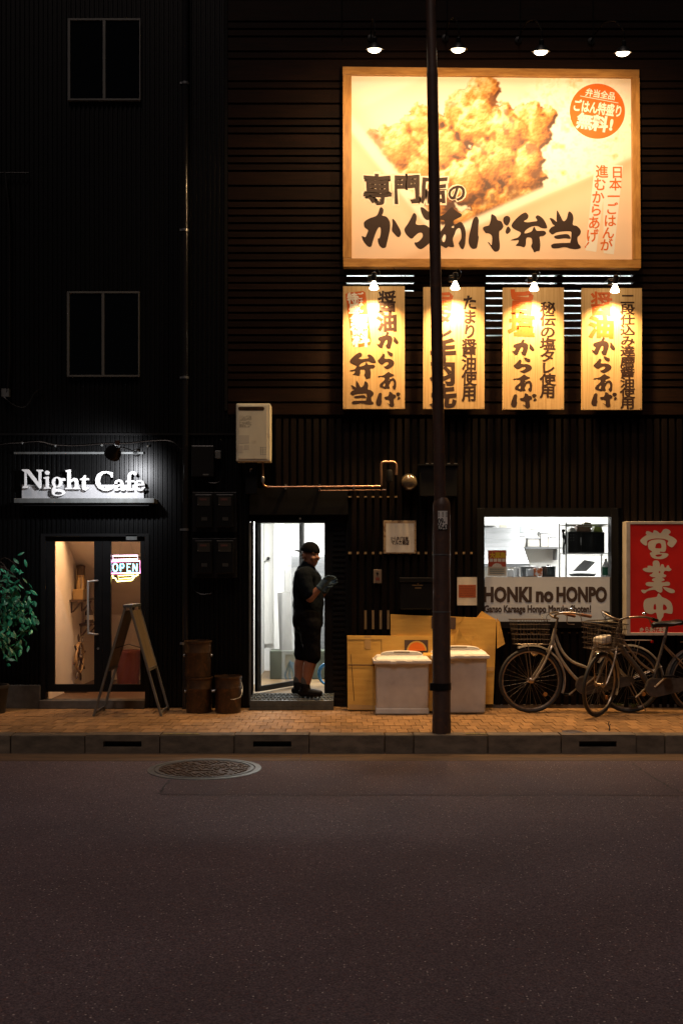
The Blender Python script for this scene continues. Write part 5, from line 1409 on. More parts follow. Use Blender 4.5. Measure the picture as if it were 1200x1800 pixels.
# window side
wy0 = .42
ctr = thing('steel_counter', 'steel kitchen counter along the shop window', 'counter', (1.9, .6, KF))
ctz = PZ(1016, .3)
build(MB().box(WX0 - .08, WX1 + .25, .22, .80, ctz - .03, ctz), 'worktop', 'ksteel', ctr, bevel=.004)
build(MB().box(WX0 - .05, WX1 + .22, .76, .78, KF, ctz - .031), 'back_panel', 'ksteel', ctr)
for x in (WX0 - .06, WX1 + .21): build(MB().box(x, x + .03, .25, .28, KF, ctz - .031), 'leg', 'steel', ctr)
rk = thing('wire_rack', 'chrome wire shelf rack behind the shop window holding the microwave', 'rack', (2.3, .5, ctz))
ry = (.38, .72); rx0, rx1 = PX(994, .38), PX(1070, .38)
for x in (rx0, rx1):
    for y in ry: build(MB().tube([(x, y, ctz + .001), (x, y, PZ(918, .38))], .009, 8), 'post', 'steel', rk, smooth=True)
for py in (922, 972.5):
    z = PZ(py, .38)
    for k in range(12):
        yy = ry[0] + (ry[1] - ry[0]) * k / 11
        build(MB().tube([(rx0, yy, z), (rx1, yy, z)], .0022 if 0 < k < 11 else .005, 5), 'shelf_wire', 'steel', rk)
    build(MB().tube([(rx0, ry[0], z - .02), (rx1, ry[0], z - .02)], .004, 5), 'shelf_wire', 'steel', rk)
    for x in (rx0, rx1): build(MB().tube([(x, ry[0], z), (x, ry[1], z)], .005, 5), 'shelf_wire', 'steel', rk)
zsh = PZ(972.5, .38) + .006
mw = thing('microwave_oven', 'black microwave oven on the wire rack behind the shop window', 'microwave', (2.5, .5, zsh))
ma, mb_ = PX(997.5, .40), PX(1062, .40); mz = PZ(935, .40)
build(MB().box(ma, mb_, .40, .70, zsh, mz), 'body', 'blackplastic', mw, bevel=.006)
build(MB().box(ma + (mb_ - ma) * .36, mb_ - .006, .392, .3995, zsh + .012, mz - .012), 'door', mat('microwave_door', (.010, .011, .012), .12), mw, bevel=.003)
build(MB().tube([(ma + (mb_ - ma) * .34, .38, zsh + .08), (ma + (mb_ - ma) * .34, .38, mz - .06)], .006, 8), 'handle', 'steel', mw)
for k in range(6): build(MB().lathe([(.006, 0), (.005, .003)], (ma + .03 + .03 * (k % 2), .40, mz - .03 - .03 * (k // 2)), (0, -1, 0), 8), 'button', 'greymetal', mw)
for (a, c, t, col, lab, rx_) in ((1012, 1040, 921.5, (.28, .16, .08), 'brown packet lying on top of the microwave', .0), (1024, 1042, 917, (.36, .30, .10), 'mustard bag slumped on top of the brown packet', .0), (1043, 1060, 924, (.30, .38, .06), 'green packet on top of the microwave at its window end', .0), (1000, 1014, 926, (.62, .62, .56), 'pale cloth folded on the microwave beside the packets', 0)):
    zb0 = mz + (.001 if t != 917 else .045); zt0 = PZ(t, .42)
    m = MB(); bmx = (PX(a, .42), PX(c, .42))
    m.hexa([(bmx[0], .42, zb0), (bmx[1], .42, zb0), (bmx[1], .60, zb0), (bmx[0], .60, zb0)], [(bmx[0] + .02, .44, zt0), (bmx[1] - .015, .45, zt0 - .01), (bmx[1] - .02, .58, zt0), (bmx[0] + .015, .57, zt0 - .012)])
    o = build(m, 'food_packet', mat('packet', col, .4, col2=tuple(v * .5 for v in col), scale=(25, 25, 25)), bevel=.012, seg=3); tag(o, lab, 'packet', 'packets on the microwave')
o = build(MB().tube(cr([(rx0 - .03, .36, PZ(930, .36)), (rx0 - .035, .36, PZ(940, .36)), (rx0 - .01, .36, PZ(950, .36)), (rx0 - .03, .36, PZ(960, .36)), (rx0 - .025, .36, PZ(975, .36))], 6), [.012, .018, .02, .016, .012, .010, .012, .016, .020, .017, .010, .008, .010, .012, .014, .013, .012, .011, .01, .008, .008, .007, .007, .01, .013], 8), 'hanging_plug_cord', 'blackplastic', smooth=True)
tag(o, 'bundled black cord with plug hanging beside the wire rack', 'cord')
bt = thing('green_bottle', 'white squeeze bottle with a green label at the window corner', 'bottle', (PX(1064, .34), .34, ctz))
bz = PZ(982, .34) - ctz
build(MB().lathe([(.035, 0), (.038, .01), (.038, bz * .55), (.030, bz * .7), (.016, bz * .85), (.012, bz)], (PX(1064, .34), .34, ctz), n=18), 'body', 'white', bt, smooth=True)
build(MB().lathe([(.0385, bz * .15), (.0395, bz * .15), (.0395, bz * .56), (.0385, bz * .56)], (PX(1064, .34), .34, ctz), n=18, cap=False), 'label_wrap', mat('green_label', (.01, .16, .07), .4), bt)


def pot(px0, px1, py0, y, m_, lab, nm='steel_container', lid=True):
    a, c = PX(px0, y), PX(px1, y); r_ = (c - a) / 2; h = PZ(py0, y) - ctz
    t_ = thing(nm, lab, 'container', ((a + c) / 2, y, ctz), 'containers on the kitchen counter')
    build(MB().lathe([(r_ * .92, .0), (r_ * .95, .01), (r_, h * .85), (r_ * 1.03, h * .86), (r_ * 1.03, h * .92)], ((a + c) / 2, y, ctz), n=24), 'body', m_, t_, smooth=True)
    if lid: build(MB().lathe([(r_ * 1.0, h * .921), (r_ * .7, h * .97), (.02, h * .985), (.02, h * 1.06), (.001, h * 1.06)], ((a + c) / 2, y, ctz), n=24, cap=False), 'lid', m_, t_, smooth=True)


pot(913, 945, 994, .55, 'ksteel', 'wide steel pan on the counter behind the window lettering')
pot(951, 976, 994, .5, mat('smoked_plastic', (.05, .06, .06), .2), 'dark rice cooker on the counter next to the rack')
pot(890, 902, 1000, .4, 'white', 'small white jar beside the recruiting poster', 'white_jar')
pot(902, 912, 997, .5, 'white', 'taller white jar beside the steel pan', 'white_jar')
o = build(MB().pbox(938, 953, 998, 1013, .33, .40), 'orange_packet', mat('orange_white_packet', (.62, .15, .03), .4, col2=(.75, .68, .6), scale=(30, 30, 30), lo=.5, hi=.56), bevel=.006); tag(o, 'orange and white packet standing on the counter', 'packet')
o = build(MB().pbox(926, 940, 1000, 1013, .36, .44), 'foil_packet', mat('pale_foil', (.55, .58, .60), .35), bevel=.006); tag(o, 'pale silver packet standing left of the orange packet', 'packet')
tr_ = build(MB().hexa([P(1003, 1013, .42), P(1044, 1013, .42), P(1044, 1010, .60), P(1003, 1010, .60)], [P(998, 1009, .40), P(1047, 1009, .40), P(1047, 1006, .62), P(998, 1006, .62)]), 'steel_tray', 'ksteel', bevel=.004); tag(tr_, 'shallow steel tray on the counter under the microwave', 'tray')
bg_ = build(MB().hexa([P(1005, 1004, .45), P(1030, 1004, .45), P(1030, 1004, .56), P(1005, 1004, .56)], [P(1026, 984, .46), P(1046, 988, .46), P(1046, 988, .56), P(1026, 984, .56)]), 'white_bag', 'white', bevel=.015, seg=3); tag(bg_, 'white plastic bag slumped in the tray under the microwave', 'bag')
bs = thing('back_shelf', 'long steel shelf on the back wall of the bright kitchen', 'shelf', (1.7, 2.55, 1.62))
bsz = PZ(962, 2.5)
build(MB().box(PX(858, 2.5), PX(985, 2.5), 2.42, 2.69, bsz - .02, bsz), 'board', 'ksteel', bs)
for px in (866, 920, 976): build(MB().box(PX(px, 2.5), PX(px, 2.5) + .02, 2.5, 2.69, bsz - .16, bsz - .021), 'bracket', 'ksteel', bs)
r8 = random.Random(8)
for k, (px, wd, hh, lab) in enumerate(((862, .10, .16, 'first pale tub on the back shelf above the poster'), (874, .13, .11, 'low wide tub on the back shelf'), (892, .08, .19, 'tall narrow jar on the back shelf'), (905, .12, .13, 'square grey tub in the middle of the back shelf'), (926, .15, .10, 'flat wide box on the back shelf'), (949, .09, .17, 'tall carton on the back shelf near the rack'), (962, .11, .12, 'last tub on the back shelf beside the rack'))):
    x0_ = PX(px, 2.5); g_ = r8.uniform(.35, .6)
    t_ = thing('shelf_tub', lab, 'container', (x0_, 2.55, bsz), 'tubs on the back shelf')
    build(MB().box(x0_, x0_ + wd, 2.46, 2.62, bsz + .001, bsz + hh), 'body', mat('tub_%d' % k, (g_, g_ * .97, g_ * .9), .5), t_, bevel=.01)
    build(MB().box(x0_ - .005, x0_ + wd + .005, 2.455, 2.625, bsz + hh + .001, bsz + hh + .02), 'lid', mat('tub_lid_%d' % k, (g_ * .6, g_ * .62, g_ * .66), .5), t_, bevel=.004)
for k, (px, py, w_, h_) in enumerate(((868, 932, 9, 13), (884, 927, 12, 9), (917, 930, 8, 12), (936, 925, 14, 10), (965, 933, 9, 13))):
    o = build(MB().pbox(px - w_ / 2, px + w_ / 2, py - h_ / 2, py + h_ / 2, 2.685, 2.699), 'wall_note', mat('note_%d' % k, ((.45, .46, .46), (.50, .48, .40), (.40, .44, .46), (.50, .50, .50), (.46, .42, .38))[k], .6))
    tag(o, ('upright grey', 'wide cream', 'upright blue grey', 'wide pale', 'upright beige')[k] + ' paper note pinned on the kitchen back wall', 'note', 'notes on the kitchen wall')
hood = thing('extractor_hood', 'white extractor hood at the back of the bright kitchen', 'hood', (1.75, 2.2, 1.6))
build(MB().hexa([(1.35, 1.75, 1.50), (2.25, 1.75, 1.50), (2.25, 2.69, 1.50), (1.35, 2.69, 1.50)], [(1.45, 2.1, 1.95), (2.15, 2.1, 1.95), (2.15, 2.69, 1.95), (1.45, 2.69, 1.95)]), 'canopy', 'ksteel', hood, bevel=.004)
build(MB().box(1.35, 2.25, 1.74, 2.69, 1.46, 1.499), 'lip', 'ksteel', hood)
for (px, py) in ((899, 941), (907, 941), (947, 937)):
    o = build(MB().pbox(px - 2, px + 2, py - 2.2, py + 2.2, 2.66, 2.70), 'wall_switch', 'greymetal'); tag(o, {899: 'first small grey switch on the kitchen wall above the poster', 907: 'second small grey switch on the kitchen wall above the poster', 947: 'single grey switch on the kitchen wall nearer the rack'}[px], 'switch', 'switches on the kitchen wall')
wb = thing('wall_cabinet', 'white wall cabinet high in the kitchen behind the window', 'cabinet', (1.6, 2.5, 1.7))
build(MB().box(1.42, 1.95, 2.4, 2.69, 1.98, 2.4), 'body', mat('cabinet_white', (.62, .63, .62), .4), wb, bevel=.004)
build(MB().box(1.43, 1.68, 2.385, 2.399, 1.99, 2.39), 'door', mat('cabinet_door', (.68, .69, .68), .4), wb, bevel=.003)
build(MB().box(1.69, 1.94, 2.385, 2.399, 1.99, 2.39), 'door', mat('cabinet_door2', (.68, .69, .68), .4), wb, bevel=.003)
# recruiting poster on the inside of the pane
ps = thing('recruiting_poster', 'small red and white poster with yellow characters stuck inside the shop window', 'poster', P(873, 1012, .06))
build(MB().pbox(857, 889.5, 967, 1012.5, .060, .0612), 'sheet', 'paper', ps)
build(MB().pbox(858, 888.5, 968, 996, .0586, .0596), 'red_print', mat('poster_red', (.55, .10, .05), .5), ps)
m = MB(); row(m, '大募集', 860, 888, 976, 10.5, .0575, .05); build(m, 'yellow_lettering', mat('poster_yellow', (.80, .58, .05), .5), ps)
m = MB()
for k in range(4): m.add([P(a, b, .0575) for a, b in ((859.5 + k * 7.4, 987.5), (865.5 + k * 7.4, 987.5), (865.5 + k * 7.4, 982), (859.5 + k * 7.4, 982))], [(0, 1, 2, 3)])
m.add([P(873 + 9 * math.cos(R(a)), 997 - 7 * math.sin(R(a)), .0575) for a in range(0, 181, 15)], [tuple(range(13))])
build(m, 'white_blocks', 'whiteink', ps)
m = MB()
for k in range(3): m.add([P(a, b, .0592) for a, b in ((860, 1001.5 + k * 3.6), (886, 1001.5 + k * 3.6), (886, 999.5 + k * 3.6), (860, 999.5 + k * 3.6))], [(0, 1, 2, 3)])
build(m, 'grey_lines', mat('poster_grey_green', (.30, .36, .33), .5), ps)

# ------------------------------------------------------------------ rusty pails
def pail(px, pyb, pyt, y, z0, lab, wire=False):
    h = (pyb - pyt) * (y - CY) / F; x = PX(px, y); r_ = .136
    t_ = thing('tin_pail', lab, 'pail', (x, y, z0), 'rusty tin pails')
    k = h / .36
    prof = [(r_ * .93, 0), (r_ * .945, .008), (r_ * .96, .235 * k), (r_ * .985, .24 * k), (r_ * .985, .25 * k), (r_ * .965, .255 * k), (r_ * .985, .335 * k), (r_ * 1.02, .34 * k), (r_ * 1.03, .35 * k), (r_ * 1.02, .36 * k), (r_ * .97, .36 * k), (r_ * .96, .33 * k)]
    build(MB().lathe(prof, (x, y, z0), n=36), 'drum', 'rust', t_, smooth=True)
    for s in (-1, 1):
        build(MB().lathe([(.016, 0), (.014, .012), (.004, .014)], (x + s * r_ * .97, y, z0 + .21 * k), (s, 0, 0), 10), 'handle_ear', 'steel', t_)
    if wire:
        build(MB().tube(cr([(x + r_ * 1.0, y, z0 + .30 * k), (x + r_ * 1.08, y - .04, z0 + .24 * k), (x + r_ * 1.02, y - .10, z0 + .17 * k), (x + r_ * .6, y - .135, z0 + .145 * k), (x + r_ * .3, y - .15, z0 + .145 * k)], 6), .0025, 6), 'wire_handle', 'steel', t_)
    return h


yp = -.30
h1 = pail(350, 1251, 1188.5, yp, 0.0, 'rusty tin pail at the bottom of the stack beside the downpipe')
pail(348, 1188, 1125, yp, h1 + .001, 'rusty tin pail on top of the stack beside the downpipe')
pail(401, 1251, 1187, yp - .01, 0.0, 'single rusty tin pail with wire handle next to the stacked pails', True)

# ------------------------------------------------------------------ folding A-board
yn, yf = -.60, -.16
ab = thing('a_board', 'weathered folding A-board standing sideways before the cafe door', 'sign board', (PX(225, yn), yn, 0))
topz = 1.06; xc = PX(224, yn); fl, fr2 = PX(165, yn), PX(284, yn)


def bar(a, b, w1=.0115, w2=.013, nm='leg', m_='aframe'):
    a, b = Vector(a), Vector(b); d_ = (b - a).normalized(); s = Vector((0, 1, 0)); u = d_.cross(s).normalized()
    q = lambda p: [tuple(p - u * w1 - s * w2), tuple(p + u * w1 - s * w2), tuple(p + u * w1 + s * w2), tuple(p - u * w1 + s * w2)]
    return build(MB().hexa(q(a), q(b)), nm, m_, ab, bevel=.003)


M['aframe'] = mat('weathered_wood_frame', (.16, .145, .12), .5, col2=(.10, .09, .075), scale=(20, 20, 5))
M['aboard'] = mat('tan_board_face', (.22, .16, .095), .45, col2=(.14, .10, .055), scale=(14, 14, 5), lo=.4, hi=.7)
for y in (yn, yf):
    bar((fl, y, 0), (xc - .02, y, topz)); bar((fr2, y, 0), (xc + .03, y, topz))
dl = lambda t: fl + (xc - .02 - fl) * t; dr = lambda t: fr2 + (xc + .03 - fr2) * t
for f_, nm in ((dl, 'board_face'), (dr, 'board_face')):
    sgn = -1 if f_ is dl else 1
    t0, t1 = .44, .97
    build(MB().hexa([(f_(t0) - .006, yn + .017, topz * t0), (f_(t0) + .006, yn + .017, topz * t0), (f_(t0) + .006, yf - .017, topz * t0), (f_(t0) - .006, yf - .017, topz * t0)], [(f_(t1) - .006, yn + .017, topz * t1), (f_(t1) + .006, yn + .017, topz * t1), (f_(t1) + .006, yf - .017, topz * t1), (f_(t1) - .006, yf - .017, topz * t1)]), nm, 'aboard', ab)
    build(MB().box(f_(t0) - .012, f_(t0) + .014, yn + .017, yf - .017, topz * t0 - .03, topz * t0 - .001), 'cross_rail', 'aframe', ab)
    build(MB().box(f_(.03) - .008, f_(.03) + .008, yn + .017, yf - .017, .02, .045), 'foot_rail', 'aframe', ab)
build(MB().box(xc - .04, xc + .05, yn - .017, yf + .017, topz + .001, topz + .03), 'top_cap', 'greymetal', ab, bevel=.004)
build(MB().tube([(dl(.62), yn + .06, topz * .62), (xc, yn + .06, topz * .66), (dr(.62), yn + .06, topz * .62)], .004, 6), 'spreader', 'blackmetal', ab)

# ------------------------------------------------------------------ potted tree at the edge
lx, lyy = PX(-14, -.35), -.35
pt = thing('potted_tree', 'leafy potted tree with green leaves, a teal light put into their colour, beside the cafe front', 'tree', (lx, lyy, 0))
build(MB().lathe([(.13, 0), (.16, .24), (.17, .25), (.17, .28), (.15, .28), (.145, .24)], (lx, lyy, 0), n=24), 'pot', 'pot', pt, smooth=True)
build(MB().tube(cr([(lx, lyy, .2), (lx + .01, lyy, .6), (lx - .02, lyy + .02, 1.0), (lx + .01, lyy, 1.5)], 5), [.022] * 6 + [.017] * 5 + [.010] * 5, 10), 'trunk', 'stem', pt, smooth=True)
r7 = random.Random(21); cl_ = []
for k in range(29):
    a = r7.uniform(-1.1, .8) if k % 6 else r7.uniform(0, 6.28)
    z1 = r7.uniform(.62, 1.46); rad = r7.uniform(.16, .44) * (1 - abs(z1 - 1.05) * .55)
    e = Vector((lx + rad * math.cos(a), lyy - .08 + rad * .75 * math.sin(a), z1))
    s0 = Vector((lx, lyy, min(z1 + r7.uniform(.05, .3), 1.45)))
    mid = (s0 + e) / 2 + Vector((0, 0, .10))
    build(MB().tube(cr([s0, mid, e], 4), [.006, .0055, .005, .0045, .004, .0035, .003, .0025, .002], 5), 'branch', 'stem', pt)
    cl_.append((e, a))
lm = MB(); ol = [(0, 0), (.011, .012), (.017, .032), (.013, .052), (0, .072)]
vsl = [(0, t_, 0) for _, t_ in ol]
lm.add([(x, t_, -.15 * x) for x, t_ in ol] + [(0, t_, .006 * math.sin(t_ / .072 * 3.14)) for _, t_ in ol] + [(-x, t_, -.15 * x) for x, t_ in ol], [(i, i + 1, i + 6, i + 5) for i in range(4)] + [(i + 5, i + 6, i + 11, i + 10) for i in range(4)])
leaf0 = None
for e, a in cl_:
    for k in range(10):
        pos = e + Vector((r7.gauss(0, .045), r7.gauss(0, .05), r7.gauss(0, .055)))
        if leaf0 is None: o = leaf0 = build(lm, 'leaf', 'leaf', pt, local=True, smooth=True)
        else: o = leaf0.copy(); link(o, pt)
        o.location = pos - Vector((lx, lyy, 0))
        s = r7.uniform(.95, 1.45)
        o.scale = (s, s, s)
        d_ = Vector((r7.gauss(.1, .6), r7.gauss(-.35, .45), r7.gauss(-.75, .35))).normalized()
        o.rotation_euler = (d_.to_track_quat('Y', 'Z').to_matrix() @ Matrix.Rotation(r7.uniform(-.9, .9), 3, 'Y')).to_euler()


# ------------------------------------------------------------------ bicycles
def bicycle(loc, rz, lean, steer, wb, R_, paint, lab, dark=False, basket='basketdark'):
    t_ = thing('bicycle', lab, 'bicycle', loc, 'city bicycles by the wall', rz)
    t_.rotation_euler = (lean, 0, rz)
    A = Vector((.215, 0, R_ + .36)); u = Vector((.26, 0, 1)).normalized()
    S = Matrix.Translation(A) @ Matrix.Rotation(steer, 4, u) @ Matrix.Translation(-A)
    I = Matrix.Identity(4)

    def part(mb, nm, m_, X=I, parent=None, smooth=True, bevel=0):
        o = build(mb, nm, m_, parent or t_, smooth=smooth, local=True, bevel=bevel)
        if parent is None: o.matrix_local = X
        return o

    steel = 'bikesteel'

    def wheel(nm, hub, X):
        wo = part(MB().tube([((R_ - .018) * math.cos(a * math.pi / 24), 0, (R_ - .018) * math.sin(a * math.pi / 24)) for a in range(48)], .0175, 10, True), nm, 'rubber', X @ Matrix.Translation(hub))
        ri = R_ - .038
        part(MB().tube([(ri * math.cos(a * math.pi / 24), 0, ri * math.sin(a * math.pi / 24)) for a in range(48)], .0105, 8, True), 'rim', steel, parent=wo)
        part(MB().lathe([(.008, -.055), (.028, -.04), (.028, -.034), (.013, -.03), (.013, .03), (.028, .034), (.028, .04), (.008, .055)], axis=(0, 1, 0), n=16), 'hub', steel, parent=wo)
        sp0 = None
        for k in range(28):
            if sp0 is None:
                sp0 = part(MB().tube([(.026, .03, .0), (ri, 0, .07)], .0012, 4), 'spoke', 'spoke', parent=wo); s = sp0
            else: s = sp0.copy(); link(s, wo)
            s.rotation_euler = (0, 2 * math.pi * k / 28, 0)
            s.scale = (1, 1 if (k // 2) % 2 else -1, 1 if k % 2 else -1)
        part(MB().lathe([(.02, -.006), (.022, 0), (.02, .006)], (.15, 0, -.14), (0, 1, 0), 12), 'spoke_reflector', mat('amber_reflector', (.45, .20, .05), .3), parent=wo)
        return wo

    H0, H1 = Vector((0, 0, R_)), Vector((wb, 0, R_))
    wheel('front_wheel', H0, S); wheel('rear_wheel', H1, I)

    def arc(c, rad, a0, a1, wd, n=18):
        m = MB(); pr_ = None
        for k in range(n + 1):
            a = R(a0 + (a1 - a0) * k / n); row_ = []
            for j, (dy, dr) in enumerate(((-wd, -.016), (-wd * .8, -.003), (0, .003), (wd * .8, -.003), (wd, -.016))):
                row_.append((c.x + (rad + dr) * math.cos(a), dy, c.z + (rad + dr) * math.sin(a)))
            if pr_: m.add(pr_ + row_, [(j, j + 1, j + 6, j + 5) for j in range(4)])
            pr_ = row_
        return m

    fend = 'bikesilver'
    part(arc(H0, R_ + .032, 112, -22, .027), 'front_mudguard', fend, S)
    part(arc(H1, R_ + .032, 180 if dark else 150, -5, .029), 'rear_mudguard', fend if not dark else paint)
    part(MB().tube([(wb, .06, R_), (wb + .33, .03, R_ + .14)], .0025, 5).tube([(wb, -.06, R_), (wb + .33, -.03, R_ + .14)], .0025, 5), 'mudguard_stay', steel)
    # fork
    for s in (-1, 1):
        part(MB().tube(cr([(0, s * .055, R_), (.035, s * .055, R_ + .03), (.12, s * .052, R_ + .16), (.19, s * .040, R_ + .30), (.212, s * .022, R_ + .345)], 5), [.009] * 6 + [.012] * 15, 8), 'fork_blade', paint if not dark else steel, S)
    part(MB().lathe([(.020, -.02), (.022, 0), (.020, .03)], A, u, 14), 'fork_crown', paint, S)
    part(MB().lathe([(.021, .03), (.019, .045), (.019, .15), (.021, .16)], A, u, 14), 'head_tube', paint)
    top = A + u * .16
    part(MB().tube([top, top + u * .12], .011, 10), 'stem', steel, S)
    st_ = top + u * .11
    hb = []
    for s in (-1, 1):
        hb.append([st_ + Vector((0, 0, 0)), st_ + Vector((-.045, s * .05, .015)), st_ + Vector((-.04, s * .14, .045)), st_ + Vector((.06, s * .235, .055)), st_ + Vector((.17, s * .262, .035)), st_ + Vector((.255, s * .268, .018))])
    ho_ = part(MB().tube(cr(list(reversed(hb[0])) + hb[1][1:], 5), .011, 10), 'handlebar', steel, S)
    for s in (0, 1):
        g = cr(hb[s][-2:], 4)
        part(MB().tube([Vector(hb[s][-2]) + (Vector(hb[s][-1]) - Vector(hb[s][-2])) * k for k in (-.15, 0, .5, 1.0, 1.06)], [.015, .0165, .0155, .0165, .012], 12), 'grip', 'grip' if not dark else 'blackplastic', parent=ho_)
        a_, b__ = Vector(hb[s][-3]), Vector(hb[s][-1])
        part(MB().tube(cr([a_ + Vector((.05, 0, -.012)), a_ + Vector((.10, 0, -.035)), b__ + Vector((-.08, 0, -.075)), b__ + Vector((-.005, 0, -.085))], 4), .005, 6), 'brake_lever', steel, parent=ho_)
    part(MB().ball(Vector(hb[0][3]) + Vector((.02, .02, .032)), .024, 14, 8, (1, 1, .75)), 'bell', 'chrome', parent=ho_)
    for s in (-1, 1):
        part(MB().tube(cr([Vector(hb[(s + 1) // 2][3]), st_ + Vector((-.13, s * .12, .04)), st_ + Vector((-.11, s * .03, -.07)), A + Vector((-.01, s * .02, .02))], 6), .0028, 6), 'brake_cable', 'blackplastic', S)
    # frame
    bbk = Vector((wb * .54, 0, R_ - .045))
    sl0, sl1 = bbk, Vector((wb * .69, 0, R_ + .44))
    if not dark:
        part(MB().tube(cr([A + u * .12, A + Vector((.10, 0, -.06)), A + Vector((.20, 0, -.17)), A + Vector((.33, 0, -.225)), bbk.lerp(sl1, .32)], 6), .0145, 12), 'upper_tube', paint)
        part(MB().tube(cr([A + u * .05, A + Vector((.07, 0, -.11)), A + Vector((.17, 0, -.26)), A + Vector((.26, 0, -.36)), bbk], 6), .0165, 12), 'down_tube', paint)
    else:
        part(MB().tube(cr([A + u * .10, A + Vector((.10, 0, -.05)), A + Vector((.24, 0, -.22)), bbk + Vector((-.03, 0, .03))], 6), .027, 12), 'down_tube', paint)
        part(MB().tube(cr([A + u * .13, A + Vector((.14, 0, .0)), A + Vector((.27, 0, -.16)), bbk.lerp(sl1, .28)], 6), .012, 10), 'upper_tube', steel)
    part(MB().tube([sl0, sl1], .0155, 12), 'seat_tube', paint)
    part(MB().tube([sl1, sl1 + Vector((.03, 0, .11))], .0125, 10), 'seat_post', steel)
    for s in (-1, 1):
        part(MB().tube([bbk + Vector((0, s * .03, 0)), H1 + Vector((0, s * .06, 0))], .009, 8), 'chain_stay', paint if not dark else steel)
        part(MB().tube([bbk.lerp(sl1, .86) + Vector((0, s * .015, 0)), H1 + Vector((0, s * .06, 0))], .008, 8), 'seat_stay', paint if not dark else steel)
    sc_ = sl1 + Vector((.03, 0, .12))
    m = MB(); rings = []
    for (dx, wd, dz) in ((-.16, .022, .0), (-.13, .034, .008), (-.05, .045, .012), (.04, .085, .016), (.10, .105, .03), (.135, .085, .026)):
        rings.append([(sc_.x + dx, wd * math.cos(a * math.pi / 8), sc_.z + dz + .034 * math.sin(a * math.pi / 8) * (1 if a < 8 else .8)) for a in range(16)])
    for r_ in rings: m.v += r_
    m.f += [(i * 16 + k, i * 16 + (k + 1) % 16, (i + 1) * 16 + (k + 1) % 16, (i + 1) * 16 + k) for i in range(5) for k in range(16)] + [tuple(range(15, -1, -1)), tuple(80 + k for k in range(16))]
    part(m, 'saddle', 'blackplastic')
    # drive
    ch = MB().lathe([(.094, -.008), (.094, .008)], bbk + Vector((0, -.055, 0)), (0, 1, 0), 28)
    part(ch, 'chainring', steel)
    part(MB().prism([(bbk.x - .10, bbk.z - .02), (bbk.x - .06, bbk.z - .075), (bbk.x + .02, bbk.z - .095), (wb + .02, R_ - .045), (wb + .05, R_), (wb + .02, R_ + .04), (bbk.x + .02, bbk.z + .085), (bbk.x - .06, bbk.z + .07)], -.074, -.064), 'chain_case', 'bikedark', smooth=False)
    for s, a in ((-1, 40), (1, 220)):
        e = bbk + Vector((.165 * math.cos(R(a)), s * .085, .165 * math.sin(R(a))))
        part(MB().tube([bbk + Vector((0, s * .078, 0)), e], .009, 8), 'crank', steel)
        part(MB().box(e.x - .045, e.x + .045, e.y - (.09 if s < 0 else 0), e.y + (.09 if s > 0 else 0), e.z - .012, e.z + .012), 'pedal', 'blackplastic', smooth=False, bevel=.005)
    # rear carrier
    cz_ = R_ * 2 + .075
    m = MB()
    for yy in (-.06, -.02, .02, .06): m.tube([(wb - .14, yy, cz_), (wb + .22, yy, cz_)], .005, 6)
    for xx in (wb - .14, wb + .04, wb + .22): m.tube([(xx, -.06, cz_), (xx, .06, cz_)], .005, 6)
    for s in (-1, 1): m.tube([(wb + .1, s * .06, cz_), (wb, s * .065, R_)], .004, 6)
    part(m, 'rear_carrier', steel)
    part(MB().box(wb + .235, wb + .25, -.025, .025, cz_ - .03, cz_ + .0), 'rear_reflector', mat('red_reflector', (.35, .01, .008), .2), smooth=False, bevel=.004)
    for s in (-1, 1): part(MB().tube([(wb, s * .075, R_ - .02), (wb + (.16 if s > 0 else .14), s * .11, .02)], .006, 6), 'stand_leg', steel)
    part(MB().ball((.0 + .06, .075, R_ + .27), .034, 14, 10, (1.2, 1, 1)), 'headlamp', 'chrome', S)
    # basket
    bx0, bx1, bz0, bz1 = -.17, .155, R_ * 2 + .035, R_ * 2 + .285
    bo = None
    for k in range(6):
        f = k / 5; ex = .03 * f; zz = bz0 + (bz1 - bz0) * f
        x0, x1, w_ = bx0 + .02 - ex, bx1, .13 + .03 * f
        pts = cr([(x0 + .03, -w_, zz), (x1 - .02, -w_, zz), (x1, -w_ + .02, zz), (x1, w_ - .02, zz), (x1 - .02, w_, zz), (x0 + .03, w_, zz), (x0, w_ - .03, zz), (x0, -w_ + .03, zz)], 3, True)
        mm = MB().tube(pts, .0045 if k in (0, 5) else .0028, 6, True)
        if bo is None: bo = part(mm, 'basket', basket, S)
        else: part(mm, 'basket_ring', basket, parent=bo)
    m = MB()
    for k in range(9):
        f = k / 8; xx = bx0 + .04 + (bx1 - bx0 - .06) * f
        for s in (-1, 1): m.tube([(xx, s * .16, bz1), (xx, s * .13, bz0), (xx, 0, bz0 - .001)], .0022, 5)
    for k in range(7):
        yy = -.11 + .22 * k / 6
        m.tube([(bx0 - .01, yy * 1.2, bz1), (bx0 + .02, yy, bz0), (bx1, yy, bz0 + .002), (bx1, yy * 1.2, bz1)], .0022, 5)
    part(m, 'basket_wires', basket, parent=bo).__setitem__('kind', 'stuff')
    part(MB().tube([(0, .06, R_), (-.04, .07, bz0 - .002)], .004, 6).tube([(0, -.06, R_), (-.04, -.07, bz0 - .002)], .004, 6), 'basket_stay', steel, S)
    return t_, S


